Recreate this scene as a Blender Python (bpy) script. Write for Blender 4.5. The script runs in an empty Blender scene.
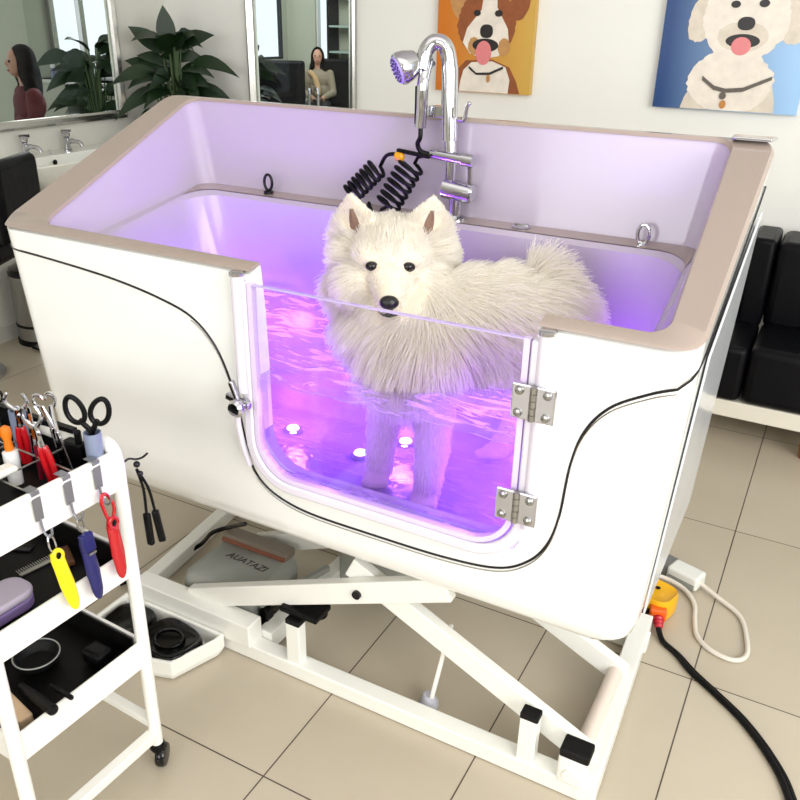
import bpy, bmesh, math, random
import numpy as np
from mathutils import Vector, Matrix, Quaternion
random.seed(7)
rng = np.random.default_rng(7)
S = bpy.context.scene
C = S.collection

# ------------------------------------------------------------------ camera
F_PX = 820.39
PITCH, ROLL, YAW = (math.radians(a) for a in (24.9594, 1.2743, 27.7719))
CAM = Vector((1.57962, -1.14776, 1.39544))
_fw = Vector((-math.sin(YAW)*math.cos(PITCH), math.cos(YAW)*math.cos(PITCH), -math.sin(PITCH)))
_r0 = Vector((math.cos(YAW), math.sin(YAW), 0)); _u0 = _r0.cross(_fw)
_r = _r0*math.cos(ROLL) + _u0*math.sin(ROLL); _u = _u0*math.cos(ROLL) - _r0*math.sin(ROLL)
cd = bpy.data.cameras.new('camera'); cam = bpy.data.objects.new('camera', cd); C.objects.link(cam)
cd.sensor_width = 36; cd.lens = 36*F_PX/800; cd.clip_start = .02
cam.matrix_world = Matrix.Translation(CAM) @ Matrix((_r, _u, -_fw)).transposed().to_4x4()
S.camera = cam

# ------------------------------------------------------------------ world, light, exposure
w = bpy.data.worlds.new('sky'); S.world = w; w.use_nodes = True
w.node_tree.nodes['Background'].inputs[0].default_value = (.86, .93, 1, 1)
w.node_tree.nodes['Background'].inputs[1].default_value = 1.2
S.view_settings.view_transform = 'Standard'; S.view_settings.look = 'None'
S.view_settings.gamma = 1; S.view_settings.use_curve_mapping = False
S.view_settings.exposure = .17
try:
    S.cycles.use_denoising = True
    S.cycles.max_bounces = 10; S.cycles.transparent_max_bounces = 24
    S.cycles.sample_clamp_indirect = 4; S.cycles.caustics_reflective = False; S.cycles.caustics_refractive = False
except Exception: pass

def area(name, loc, target, sx, sy, power, col=(1, 1, 1)):
    l = bpy.data.lights.new(name, 'AREA'); l.shape = 'RECTANGLE'; l.size = sx; l.size_y = sy; l.energy = power; l.color = col
    o = bpy.data.objects.new(name, l); C.objects.link(o); o.location = loc
    o.rotation_euler = (Vector(target)-Vector(loc)).to_track_quat('-Z', 'Y').to_euler(); return o
area('window_daylight_right', (3.9, -1.0, 1.75), (1.3, 1.5, .9), 3.2, 1.7, 112, (1, .998, .99))
area('window_daylight_front', (1.0, -4.2, 1.7), (1.0, 0, .8), 3.2, 1.7, 66, (1, .998, .99))
area('ceiling_fill', (1.2, -.8, 2.72), (1.2, -.8, 0), 2.2, 1.4, 7, (1, .98, .95))  # weak fill added under the ceiling
area('hall_daylight_left', (-4.15, 3.95, 1.6), (-3, 2, .8), 1.2, 1.2, 16)
area('hall_daylight_back', (-3.6, 5.4, 2.6), (-4.2, 7.4, .8), 1.6, 1.2, 45)

# ------------------------------------------------------------------ helpers
def lin(c):
    return tuple((x/12.92 if x <= .04045 else ((x+.055)/1.055)**2.4) for x in (v/255 for v in c))
MATS = {}
def mat(name, rgb, rough=.5, metal=0, var=.0, scale=20, bump=0, coat=0, emit=None, estr=0, spec=None, trans=0, sheen=0):
    if name in MATS: return MATS[name]
    m = bpy.data.materials.new(name); m.use_nodes = True; MATS[name] = m
    nt = m.node_tree; b = nt.nodes['Principled BSDF']; col = lin(rgb) + (1,)
    b.inputs['Base Color'].default_value = col; b.inputs['Roughness'].default_value = rough; b.inputs['Metallic'].default_value = metal
    if coat: b.inputs['Coat Weight'].default_value = coat; b.inputs['Coat Roughness'].default_value = .05
    if spec is not None: b.inputs['Specular IOR Level'].default_value = spec
    if sheen: b.inputs['Sheen Weight'].default_value = sheen
    if trans: b.inputs['Transmission Weight'].default_value = trans
    if emit: b.inputs['Emission Color'].default_value = tuple(emit)+(1,); b.inputs['Emission Strength'].default_value = estr
    if var or bump:
        tc = nt.nodes.new('ShaderNodeTexCoord'); n = nt.nodes.new('ShaderNodeTexNoise'); n.inputs['Scale'].default_value = scale; n.inputs['Detail'].default_value = 4
        nt.links.new(tc.outputs['Object'], n.inputs['Vector'])
        if var:
            mx = nt.nodes.new('ShaderNodeMix'); mx.data_type = 'RGBA'
            mx.inputs[6].default_value = tuple(max(0, c*(1-var)) for c in col[:3])+(1,); mx.inputs[7].default_value = tuple(min(1, c*(1+var)) for c in col[:3])+(1,)
            nt.links.new(n.outputs['Fac'], mx.inputs[0]); nt.links.new(mx.outputs[2], b.inputs['Base Color'])
        if bump:
            bp = nt.nodes.new('ShaderNodeBump'); bp.inputs['Strength'].default_value = bump; bp.inputs['Distance'].default_value = .01
            nt.links.new(n.outputs['Fac'], bp.inputs['Height']); nt.links.new(bp.outputs['Normal'], b.inputs['Normal'])
    return m

def thin_glass(name, tint, gloss=1.0, rough=.02, ior=1.45):
    if name in MATS: return MATS[name]
    m = bpy.data.materials.new(name); m.use_nodes = True; MATS[name] = m; nt = m.node_tree; nt.nodes.clear()
    out = nt.nodes.new('ShaderNodeOutputMaterial'); mix = nt.nodes.new('ShaderNodeMixShader'); t = nt.nodes.new('ShaderNodeBsdfTransparent'); g = nt.nodes.new('ShaderNodeBsdfGlossy')
    lw = nt.nodes.new('ShaderNodeLayerWeight'); lw.inputs[0].default_value = .5; pw = nt.nodes.new('ShaderNodeMath'); pw.operation = 'POWER'; pw.inputs[1].default_value = 5; nt.links.new(lw.outputs['Facing'], pw.inputs[0])
    fr = nt.nodes.new('ShaderNodeMath'); fr.operation = 'MULTIPLY_ADD'; f0 = ((ior-1)/(ior+1))**2; fr.inputs[1].default_value = 1-f0; fr.inputs[2].default_value = f0; nt.links.new(pw.outputs[0], fr.inputs[0])
    mu = nt.nodes.new('ShaderNodeMath'); mu.operation = 'MULTIPLY'; mu.inputs[1].default_value = gloss
    t.inputs[0].default_value = tuple(tint)+(1,); g.inputs['Roughness'].default_value = rough
    nt.links.new(fr.outputs[0], mu.inputs[0]); nt.links.new(mu.outputs[0], mix.inputs[0]); nt.links.new(t.outputs[0], mix.inputs[1]); nt.links.new(g.outputs[0], mix.inputs[2]); nt.links.new(mix.outputs[0], out.inputs[0])
    return m

class MB:
    def __init__(s): s.v = []; s.f = []; s.mi = []
    def add(s, vs, fs, mi=0):
        o = len(s.v); s.v += [Vector(p) for p in vs]; s.f += [[i+o for i in f] for f in fs]; s.mi += [mi]*len(fs); return s
    def box(s, lo, hi, R=None, c=None, mi=0):
        lo = Vector(lo); hi = Vector(hi)
        vs = [Vector((x, y, z)) for x in (lo.x, hi.x) for y in (lo.y, hi.y) for z in (lo.z, hi.z)]
        if R is not None:
            c = Vector(c) if c is not None else (lo+hi)/2
            vs = [c + R @ (p-c) for p in vs]
        return s.add(vs, [(0, 1, 3, 2), (4, 6, 7, 5), (0, 4, 5, 1), (2, 3, 7, 6), (0, 2, 6, 4), (1, 5, 7, 3)], mi)
    def bar(s, a, b, wid, hei, up=(0, 0, 1), mi=0):
        a = Vector(a); b = Vector(b); d = (b-a).normalized(); up = Vector(up); sd = d.cross(up).normalized(); u = sd.cross(d)
        vs = [p + sd*sx*wid/2 + u*sz*hei/2 for p in (a, b) for sx in (-1, 1) for sz in (-1, 1)]
        return s.add(vs, [(0, 1, 3, 2), (4, 6, 7, 5), (0, 4, 5, 1), (2, 3, 7, 6), (0, 2, 6, 4), (1, 5, 7, 3)], mi)
    def tube(s, pts, r, n=10, mi=0, closed=False, cap=True):
        pts = [Vector(p) for p in pts]; m = len(pts); rs = r if hasattr(r, '__len__') else [r]*m
        T = [((pts[(i+1) % m] if (closed or i < m-1) else pts[i]) - (pts[i-1] if (closed or i > 0) else pts[i])).normalized() for i in range(m)]
        a = T[0].orthogonal().normalized(); vs = []
        for i in range(m):
            if i: a = (a - T[i]*a.dot(T[i])).normalized()
            b = T[i].cross(a)
            vs += [pts[i] + (a*math.cos(2*math.pi*k/n) + b*math.sin(2*math.pi*k/n))*rs[i] for k in range(n)]
        fs = []
        for i in range(m if closed else m-1):
            j = (i+1) % m
            for k in range(n):
                fs.append((i*n+k, i*n+(k+1) % n, j*n+(k+1) % n, j*n+k))
        if cap and not closed: fs += [tuple(range(n))[::-1], tuple((m-1)*n+k for k in range(n))]
        return s.add(vs, fs, mi)
    def cyl(s, a, b, r, r2=None, n=20, mi=0): return s.tube([a, b], [r, r if r2 is None else r2], n, mi)
    def lathe(s, prof, c, axis=(0, 0, 1), n=24, mi=0):
        q = Vector((0, 0, 1)).rotation_difference(Vector(axis)); c = Vector(c); vs = []; m = len(prof)
        for r, z in prof: vs += [c + q @ Vector((r*math.cos(2*math.pi*k/n), r*math.sin(2*math.pi*k/n), z)) for k in range(n)]
        fs = [(i*n+k, i*n+(k+1) % n, (i+1)*n+(k+1) % n, (i+1)*n+k) for i in range(m-1) for k in range(n)]
        fs += [tuple(range(n))[::-1], tuple((m-1)*n+k for k in range(n))]
        return s.add(vs, fs, mi)
    def ell(s, c, r, R=None, n=16, mi=0):
        c = Vector(c); r = Vector((r, r, r)) if not hasattr(r, '__len__') else Vector(r); vs = []; h = n//2
        for i in range(h+1):
            th = math.pi*i/h
            for k in range(n):
                p = Vector((math.sin(th)*math.cos(2*math.pi*k/n)*r.x, math.sin(th)*math.sin(2*math.pi*k/n)*r.y, math.cos(th)*r.z))
                vs.append(c + (R @ p if R is not None else p))
        return s.add(vs, [(i*n+k, (i+1)*n+k, (i+1)*n+(k+1) % n, i*n+(k+1) % n) for i in range(h) for k in range(n)], mi)
    def prism(s, poly, d, mi=0):
        n = len(poly); d = Vector(d); vs = [Vector(p) for p in poly]; vs = vs + [p+d for p in vs]
        return s.add(vs, [tuple(range(n))[::-1], tuple(range(n, 2*n))] + [(i, (i+1) % n, n+(i+1) % n, n+i) for i in range(n)], mi)
    def rings(s, rg, cap0=True, cap1=True, mi=0):
        n = len(rg[0]); vs = [p for r in rg for p in r]
        fs = [(i*n+k, i*n+(k+1) % n, (i+1)*n+(k+1) % n, (i+1)*n+k) for i in range(len(rg)-1) for k in range(n)]
        if cap0: fs.append(tuple(range(n))[::-1])
        if cap1: fs.append(tuple((len(rg)-1)*n+k for k in range(n)))
        return s.add(vs, fs, mi)
    def mesh(s, name, off=Vector()):
        me = bpy.data.meshes.new(name); me.from_pydata([tuple(p-off) for p in s.v], [], s.f)
        me.polygons.foreach_set('material_index', s.mi)
        bm = bmesh.new(); bm.from_mesh(me); bmesh.ops.remove_doubles(bm, verts=bm.verts, dist=1e-6); bmesh.ops.recalc_face_normals(bm, faces=bm.faces); bm.to_mesh(me); bm.free()
        return me
OFF = {}
def label(o, lab=None, cat=None, group=None, kind=None):
    if lab: o['label'] = lab
    if cat: o['category'] = cat
    if group: o['group'] = group
    if kind: o['kind'] = kind
    return o
def empty(name, loc, lab, cat, group=None):
    o = bpy.data.objects.new(name, None); C.objects.link(o); o.location = loc; o.empty_display_size = .05; OFF[o.name] = Vector(loc); return label(o, lab, cat, group)
def put(name, me, mats, parent=None, smooth=False, bevel=0, seg=2, angle=35):
    if not isinstance(mats, (list, tuple)): mats = [mats]
    o = bpy.data.objects.new(name, me); C.objects.link(o); me.materials.clear()
    for m in mats: me.materials.append(m)
    if parent is not None: o.parent = parent
    if bevel:
        b = o.modifiers.new('bevel', 'BEVEL'); b.width = bevel; b.segments = seg; b.limit_method = 'ANGLE'; b.angle_limit = math.radians(40)
    if smooth:
        me.polygons.foreach_set('use_smooth', [True]*len(me.polygons))
        try: me.set_sharp_from_angle(angle=math.radians(angle))
        except Exception: pass
    return o
def build(mb, name, mats, parent=None, smooth=False, bevel=0, seg=2, angle=35):
    if parent is not None: off = OFF[parent.name]
    else:
        xs = [p.x for p in mb.v]; ys = [p.y for p in mb.v]; zs = [p.z for p in mb.v]
        off = Vector(((min(xs)+max(xs))/2, (min(ys)+max(ys))/2, min(zs)))
    o = put(name, mb.mesh(name, off), mats, parent, smooth, bevel, seg, angle); OFF[o.name] = off
    if parent is None: o.location = off
    return o
def struct(mb, name, mats, **k):
    return label(build(mb, name, mats, **k), kind='structure')
def evaluated(o):
    bpy.context.view_layer.update(); dg = bpy.context.evaluated_depsgraph_get()
    return bpy.data.meshes.new_from_object(o.evaluated_get(dg))
def remesh(mb, voxel, smooth=2, off=Vector()):
    me = mb.mesh('tmp', off); t = bpy.data.objects.new('tmp', me); C.objects.link(t)
    m = t.modifiers.new('r', 'REMESH'); m.mode = 'VOXEL'; m.voxel_size = voxel; m.use_smooth_shade = True
    if smooth:
        k = t.modifiers.new('s', 'SMOOTH'); k.iterations = smooth; k.factor = .5
    out = evaluated(t); bpy.data.objects.remove(t); bpy.data.meshes.remove(me); return out
def ray(px, py): return _fw + _r*((px-400)/F_PX) - _u*((py-400)/F_PX)
def at_y(px, py, y): d = ray(px, py); return CAM + d*((y-CAM.y)/d.y)
def at_z(px, py, z): d = ray(px, py); return CAM + d*((z-CAM.z)/d.z)
def at_x(px, py, x): d = ray(px, py); return CAM + d*((x-CAM.x)/d.x)
def at_d(px, py, D): return CAM + ray(px, py).normalized()*D
def bez(pts, n=8):
    pts = [Vector(p) for p in pts]; out = []
    for i in range(len(pts)-1):
        p0 = pts[max(i-1, 0)]; p1 = pts[i]; p2 = pts[i+1]; p3 = pts[min(i+2, len(pts)-1)]
        for k in range(n):
            t = k/n; out.append(.5*((2*p1)+(p2-p0)*t+(2*p0-5*p1+4*p2-p3)*t*t+(3*p1-p0-3*p2+p3)*t**3))
    return out+[pts[-1]]
def text_mesh(txt, size, origin, xdir, up, depth=.0008, shear=0):
    cu = bpy.data.curves.new('t', 'FONT'); cu.body = txt; cu.size = size; cu.extrude = depth/2; cu.align_x = 'CENTER'; cu.align_y = 'CENTER'; cu.shear = shear
    t = bpy.data.objects.new('t', cu); C.objects.link(t); me = evaluated(t); bpy.data.objects.remove(t)
    x = Vector(xdir).normalized(); z = x.cross(Vector(up)).normalized(); y = z.cross(x)
    me.transform(Matrix.Translation(origin) @ Matrix((x, y, z)).transposed().to_4x4()); return me

# ------------------------------------------------------------------ materials
WALL = mat('wall_paint', (222, 221, 212), .7, var=.02, scale=3)
WALLW = mat('back_wall_paint', (238, 237, 232), .6, var=.02, scale=3)
HALLW = mat('hall_wall_paint', (176, 180, 162), .7, var=.03, scale=2)
CEIL = mat('ceiling_paint', (235, 235, 230), .8, var=.02)
ACRYL = mat('white_acrylic', (251, 251, 248), .16, coat=.6, var=.01, scale=2)
ACRIN = mat('shaded_white_basin', (182, 170, 190), .2, coat=.25, var=.01, scale=2)  # white acrylic toned lilac-grey; the basin's dimmer light is put into the colour
TAUPE = mat('taupe_rim', (164, 148, 138), .22, coat=.4, var=.03, scale=4)
CHROME = mat('chrome', (200, 200, 206), .07, 1, var=.02)
STEEL = mat('brushed_steel', (170, 168, 165), .3, 1, var=.08, scale=60)
SILVER = mat('silver_frame', (196, 194, 190), .24, 1, var=.08, scale=12)
DARKM = mat('dark_trim', (38, 36, 40), .3, .6, var=.1)
WMETAL = mat('white_powder_coat', (238, 237, 230), .32, coat=.2, var=.02, scale=8)
BLACK = mat('black_plastic', (7, 7, 8), .4, var=.2, spec=.18)
BLACKG = mat('glossy_black', (5, 5, 6), .12, var=.2, spec=.4)
LEATHER = mat('black_leather', (6, 6, 10), .4, var=.15, scale=30, bump=.12, spec=.14)
RUBBER = mat('black_rubber', (10, 10, 10), .6, var=.2, spec=.25)
GREYP = mat('grey_plastic', (150, 152, 146), .35, var=.04, scale=8)
WOOD = mat('reddish_wood', (150, 82, 44), .4, var=.25, scale=14)
CERAM = mat('white_ceramic', (240, 240, 232), .12, coat=.5, var=.01)
SKIN = mat('skin', (188, 142, 118), .5, var=.06, scale=30)
HAIRD = mat('dark_hair', (14, 9, 8), .9, var=.3, scale=60, spec=.08)
LEAF = mat('dark_green_leaf', (22, 44, 20), .4, var=.4, scale=9)
LEAFY = mat('yellow_green_leaf', (118, 130, 48), .4, var=.3, scale=9)
STEM = mat('plant_stem', (62, 84, 44), .5, var=.2)

# ------------------------------------------------------------------ room shell
def tile_floor():
    m = bpy.data.materials.new('floor_tiles'); m.use_nodes = True; nt = m.node_tree; b = nt.nodes['Principled BSDF']
    tc = nt.nodes.new('ShaderNodeNewGeometry'); sp = nt.nodes.new('ShaderNodeSeparateXYZ'); nt.links.new(tc.outputs['Position'], sp.inputs[0])
    def M(op, a, b_=None):
        n = nt.nodes.new('ShaderNodeMath'); n.operation = op
        for i, v in enumerate((a, b_)):
            if v is None: continue
            if isinstance(v, (int, float)): n.inputs[i].default_value = v
            else: nt.links.new(v, n.inputs[i])
        return n.outputs[0]
    def axis(o, x0, T):
        if T < .5: T = M('ADD', T, M('MULTIPLY', M('LESS_THAN', o, x0), T)); x0 = x0-71.0
        else: x0 = x0-100*T
        f = M('FRACT', M('DIVIDE', M('ADD', o, -x0), T)); d = M('MINIMUM', f, M('SUBTRACT', 1, f)); return M('LESS_THAN', M('MULTIPLY', d, T), .0016), M('FLOOR', M('DIVIDE', M('ADD', o, -x0), T))
    gx, ix = axis(sp.outputs[0], .80, .355); gy, iy = axis(sp.outputs[1], -.224, .71)
    g = M('MAXIMUM', gx, gy)
    wn = nt.nodes.new('ShaderNodeTexWhiteNoise'); wn.noise_dimensions = '1D'; nt.links.new(M('ADD', M('MULTIPLY', ix, 7.13), iy), wn.inputs['W'])
    no = nt.nodes.new('ShaderNodeTexNoise'); no.inputs['Scale'].default_value = 6; no.inputs['Detail'].default_value = 5; nt.links.new(tc.outputs['Position'], no.inputs['Vector'])
    mx = nt.nodes.new('ShaderNodeMix'); mx.data_type = 'RGBA'; mx.inputs[6].default_value = lin((178, 166, 146))+(1,); mx.inputs[7].default_value = lin((190, 179, 160))+(1,)
    nt.links.new(M('MULTIPLY', M('ADD', wn.outputs[0], no.outputs[0]), .5), mx.inputs[0])
    m2 = nt.nodes.new('ShaderNodeMix'); m2.data_type = 'RGBA'; m2.inputs[7].default_value = lin((74, 62, 52))+(1,)
    nt.links.new(g, m2.inputs[0]); nt.links.new(mx.outputs[2], m2.inputs[6]); nt.links.new(m2.outputs[2], b.inputs['Base Color'])
    b.inputs['Roughness'].default_value = .3; return m
FL = tile_floor()
X0, X1, Y0, YW, XL, HT = -7.2, 4.2, -4.5, 2.4, -1.7, 2.8
struct(MB().box((X0, Y0, -.1), (X1, 9.2, 0)), 'floor', FL)
struct(MB().box((X0, Y0, HT), (X1, 4.4, HT+.1)), 'ceiling', CEIL)
m1y0, m1y1, m1z0, m1z1 = 1.30, 1.995, .945, 1.78          # opening behind the left mirror
m2x0, m2x1, m2z0, m2z1 = -1.135, -.60, .93, 1.85
b = MB()                                                   # left wall with the mirror niche
b.box((XL-.012, Y0, 0), (XL, m1y0, HT)); b.box((XL-.012, m1y1, 0), (XL, YW+.012, HT)); b.box((XL-.012, m1y0, 0), (XL, m1y1, m1z0)); b.box((XL-.012, m1y0, m1z1), (XL, m1y1, HT))
struct(b, 'wall_left', WALL)
b = MB()
b.box((XL, YW, 0), (m2x0, YW+.012, HT)); b.box((m2x1, YW, 0), (X1, YW+.012, HT)); b.box((m2x0, YW, 0), (m2x1, YW+.012, m2z0)); b.box((m2x0, YW, m2z1), (m2x1, YW+.012, HT))
struct(b, 'wall_back', WALLW)
def wall_with_windows(name, axis, c, lo, hi, wins, t, m, z0=.8, z1=2.5):
    b = MB(); e = sorted(wins); cur = lo
    def bx(a0, a1, za, zb):
        if axis == 'x': b.box((c, a0, za), (c+t, a1, zb))
        else: b.box((a0, c, za), (a1, c+t, zb))
    for a0, a1 in e:
        bx(cur, a0, 0, HT); bx(a0, a1, 0, z0); bx(a0, a1, z1, HT); cur = a1
    bx(cur, hi, 0, HT); return struct(b, name, m)
wall_with_windows('wall_right', 'x', X1, Y0, YW+.06, [(-2.6, -1.0), (-.7, .9)], .12, WALL)
wall_with_windows('wall_front', 'y', Y0-.12, XL-.06, X1+.12, [(-.6, .9), (1.2, 2.7)], .12, WALL)
WFR = mat('window_frame_paint', (220, 222, 220), .4, var=.02)
WGL = thin_glass('window_glass', (.96, .98, .98), .8)
WN = [0]
def window(axis, c, a0, a1, z0, z1, frm=WFR, fw=.05, mull=()):
    WN[0] += 1; b = MB(); t = .025
    def bx(bb, p0, p1, za, zb, tt):
        if axis == 'x': bb.box((c-tt, p0, za), (c+tt, p1, zb))
        else: bb.box((p0, c-tt, za), (p1, c+tt, zb))
    bx(b, a0, a0+fw, z0, z1, t); bx(b, a1-fw, a1, z0, z1, t); bx(b, a0, a1, z0, z0+fw, t); bx(b, a0, a1, z1-fw, z1, t)
    for q in mull: bx(b, q-fw/2, q+fw/2, z0, z1, t)
    o = struct(b, 'window_%d' % WN[0], frm); g = MB(); bx(g, a0+fw, a1-fw, z0+fw, z1-fw, .003); build(g, 'window_pane', WGL, o)
for a0, a1 in [(-2.6, -1.0), (-.7, .9)]: window('x', X1+.05, a0, a1, .8, 2.5, mull=((a0+a1)/2,))
for a0, a1 in [(-.6, .9), (1.2, 2.7)]: window('y', Y0-.06, a0, a1, .8, 2.5, mull=((a0+a1)/2,))
# hall built behind the two clear mirror panes in place of their reflections
wall_with_windows('wall_hall_near', 'y', 4.05, X0, -3.1, [(-4.80, -3.5)], .3, HALLW, z0=.86, z1=2.2)
window('y', 4.3, -4.80, -3.5, .86, 2.2, SILVER, .05, mull=(-4.42,))
wall_with_windows('wall_hall_far', 'y', 8.1, -5.06, X1, [(-4.58, -4.28)], .12, HALLW, z0=.90, z1=2.3)
window('y', 8.15, -4.58, -4.28, .90, 2.3, WFR, .02)
wall_with_windows('wall_hall_side', 'x', -5.06, 6.55, 8.1, [(6.65, 8.0)], .06, HALLW, z0=.9, z1=2.3)
window('x', -5.03, 6.65, 8.0, .9, 2.3, DARKM, .03)
struct(MB().box((-4.80, 4.03, .835), (-3.5, 4.3, .86)), 'trim_1', mat('sill_paint', (200, 204, 190), .4, var=.02))
struct(MB().box((XL+.002, -1, 0), (XL+.012, YW-.014, .07)), 'baseboard_left', mat('baseboard_paint', (205, 203, 196), .5, var=.02))
struct(MB().box((XL+.002, YW-.014, 0), (X1, YW-.002, .07)), 'baseboard_back', mat('baseboard_paint', (0, 0, 0)))

# ------------------------------------------------------------------ the bath tub
L, W, ZF, ZB, ZBOT, TP = 1.45, .585, .98, 1.202, .372, .032
tub = empty('grooming_tub', (L/2, W/2, 0), 'large white grooming bath tub with glass door, filled with purple-lit water, on a scissor lift', 'bath tub')
def zrim(y): return ZF + (ZB-ZF)*min(max((y-.02)/(.545), 0), 1)
def rrect(x0, x1, y0, y1, r, n=8, z=None, nx=10, ny=8):
    pts = []
    cs = [((x1-r), (y0+r), -90), ((x1-r), (y1-r), 0), ((x0+r), (y1-r), 90), ((x0+r), (y0+r), 180)]
    for i, (cx, cy, a) in enumerate(cs):
        for k in range(n+1):
            t = math.radians(a+90*k/n); pts.append((cx+r*math.cos(t), cy+r*math.sin(t)))
        nxt = cs[(i+1) % 4]; a2 = math.radians(nxt[2]); q = (nxt[0]+r*math.cos(a2), nxt[1]+r*math.sin(a2)); p = pts[-1]
        m = ny if i in (0, 2) else nx
        for k in range(1, m): pts.append((p[0]+(q[0]-p[0])*k/m, p[1]+(q[1]-p[1])*k/m))
    return pts
def ring(x0, x1, y0, y1, r, z): return [Vector((x, y, z(y) if callable(z) else z)) for x, y in rrect(x0, x1, y0, y1, r)]
def yfront(z): return TP*(ZF-z)/(ZF-ZBOT)
outer = []; XE = .026
for f, ins in [(0, .045), (.015, .022), (.05, .006), (.1, 0), (.3, 0), (.55, 0), (.8, 0), (.93, 0), (.985, 0)]:
    t = TP*(1-f)+ins
    outer.append([Vector((x, y, ZBOT+f*(zrim(y)-.004-ZBOT))) for x, y in rrect(t-XE, L-t, t, W-t*.4, .055)])
def skewl(pts):      # the left rim is wider at the front than at the back
    out = []
    for p in pts:
        k = max(0, 1-(p.x-.05)/.5) if p.x < .55 else 0
        k2 = max(0, 1-(1.40-p.x)/.5) if p.x > .9 else 0
        out.append(Vector((p.x+.036*k*(1-min(p.y/.56, 1)) - .022*k2*min(p.y/.56, 1), p.y, p.z)))
    return out
inner = [skewl(ring(.050, 1.400, .030, .566, .035, lambda y: zrim(y)-.004)),
         skewl(ring(.054, 1.396, .033, .563, .035, lambda y: zrim(y)-.016)),
         skewl(ring(.090, 1.375, .036, .556, .04, lambda y: .93+.075*min(y/.5, 1))),
         skewl(ring(.095, 1.370, .037, .552, .04, lambda y: .925+.067*min(y/.5, 1))),
         skewl(ring(.110, 1.362, .038, .496, .07, lambda y: .915+.075*min(y/.49, 1))),
         skewl(ring(.118, 1.357, .039, .488, .08, lambda y: .905+.075*min(y/.49, 1))),
         ring(.190, 1.330, .044, .472, .10, .78),
         ring(.225, 1.315, .046, .462, .10, .56),
         ring(.245, 1.300, .055, .450, .09, .49),
         ring(.285, 1.265, .085, .420, .07, .47)]
b = MB(); b.rings(outer+inner)
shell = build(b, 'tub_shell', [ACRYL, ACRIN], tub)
def upath(x0, x1, z0, z1, r, n=8):
    pts = [(x0, z1)]
    for a in range(n+1):
        t = math.radians(180+90*a/n); pts.append((x0+r+r*math.cos(t), z0+r+r*math.sin(t)))
    for a in range(n+1):
        t = math.radians(270+90*a/n); pts.append((x1-r+r*math.cos(t), z0+r+r*math.sin(t)))
    return pts+[(x1, z1)]
GX0, GX1, GZ0, GR = .662, 1.212, .560, .085
cut = MB(); cut.prism([(x, -.1, z) for x, z in upath(GX0, GX1, GZ0, 1.3, GR)], (0, .16, 0))
cutter = bpy.data.objects.new('cut', cut.mesh('cut')); C.objects.link(cutter)
def carve(o, off):
    cutter.location = -off + o.matrix_world.translation*0
    m = o.modifiers.new('b', 'BOOLEAN'); m.operation = 'DIFFERENCE'; m.solver = 'EXACT'; m.object = cutter
    pw = o.parent; o.parent = None; o.location = (0, 0, 0); me = evaluated(o); o.modifiers.clear(); old = o.data; o.data = me; bpy.data.meshes.remove(old); o.parent = pw
carve(shell, OFF[tub.name])
me = shell.data
for p in me.polygons:     # basin faces take the shaded basin acrylic
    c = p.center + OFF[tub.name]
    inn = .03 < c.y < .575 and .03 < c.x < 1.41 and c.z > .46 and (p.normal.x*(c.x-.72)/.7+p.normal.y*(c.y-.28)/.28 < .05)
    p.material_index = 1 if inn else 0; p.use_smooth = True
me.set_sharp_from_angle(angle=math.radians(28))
rim = MB()
ro = [Vector((x, y, zrim(y)-.006)) for x, y in rrect(-.002-XE, L+.002, -.002, W+.002, .055)]
ro2 = [Vector((x, y, zrim(y))) for x, y in rrect(.004-XE, L-.004, .004, W-.003, .051)]
ri2 = skewl(ring(.050, 1.400, .030, .566, .035, lambda y: zrim(y))); ri = skewl(ring(.054, 1.396, .033, .563, .035, lambda y: zrim(y)-.007))
rim.rings([ro, ro2, ri2, ri], False, False); n_ = len(ro)
rim.add(ri+ro, [(k, (k+1) % n_, n_+(k+1) % n_, n_+k) for k in range(n_)])
rimo = build(rim, 'rim', TAUPE, tub); carve(rimo, OFF[tub.name])
for p in rimo.data.polygons: p.use_smooth = True
rimo.data.set_sharp_from_angle(angle=math.radians(40)); label(rimo, 'taupe top rim')
bpy.data.objects.remove(cutter)
lg = MB(); i3 = skewl(ring(.0955, 1.3695, .0375, .5515, .04, lambda y: .927+.067*min(y/.5, 1))); i4 = skewl(ring(.1105, 1.3615, .0385, .4955, .07, lambda y: .917+.075*min(y/.49, 1)))
idx = [k for k in range(len(i3)) if i3[k].y > .50]
seq = sorted(idx); n_ = len(i3)
vs = [i3[k] for k in seq]+[i4[k] for k in seq]; ns = len(seq)
lg.add(vs, [(k, k+1, ns+k+1, ns+k) for k in range(ns-1) if seq[k+1]-seq[k] == 1])
label(build(lg, 'ledge', TAUPE, tub, smooth=True), 'taupe ledge along the splash wall')
# dark decorative seam
seam = [(-.020, .925), (.08, .921), (.225, .911), (.33, .900), (.43, .882), (.505, .858), (.555, .812), (.585, .745), (.603, .665), (.615, .575), (.635, .525), (.680, .492), (.76, .474), (.9, .472), (1.06, .475), (1.168, .490), (1.225, .525), (1.258, .575), (1.274, .640), (1.283, .74), (1.300, .810), (1.335, .862), (1.39, .898), (1.428, .915)]
pts = bez([(x, yfront(z)-.0005, z) for x, z in seam], 6)
pts = [p + Vector((0, .03*(max(0, .6-p.x/.06))**2, 0)) for p in pts]
side = [Vector((L-.008, .025, .925)), Vector((L-.002, .08, .945)), Vector((L-.001, .3, 1.03)), Vector((L-.002, .54, 1.125))]
build(MB().tube(pts+bez(side, 6), [.0024]*len(pts)+[.002]*len(bez(side, 6)), 8), 'seam_line', DARKM, tub, smooth=True)
build(MB().tube([p+Vector((0, .0, -.008)) for p in pts[30:]], .0012, 6), 'seam_bead', SILVER, tub, smooth=True)
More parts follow.
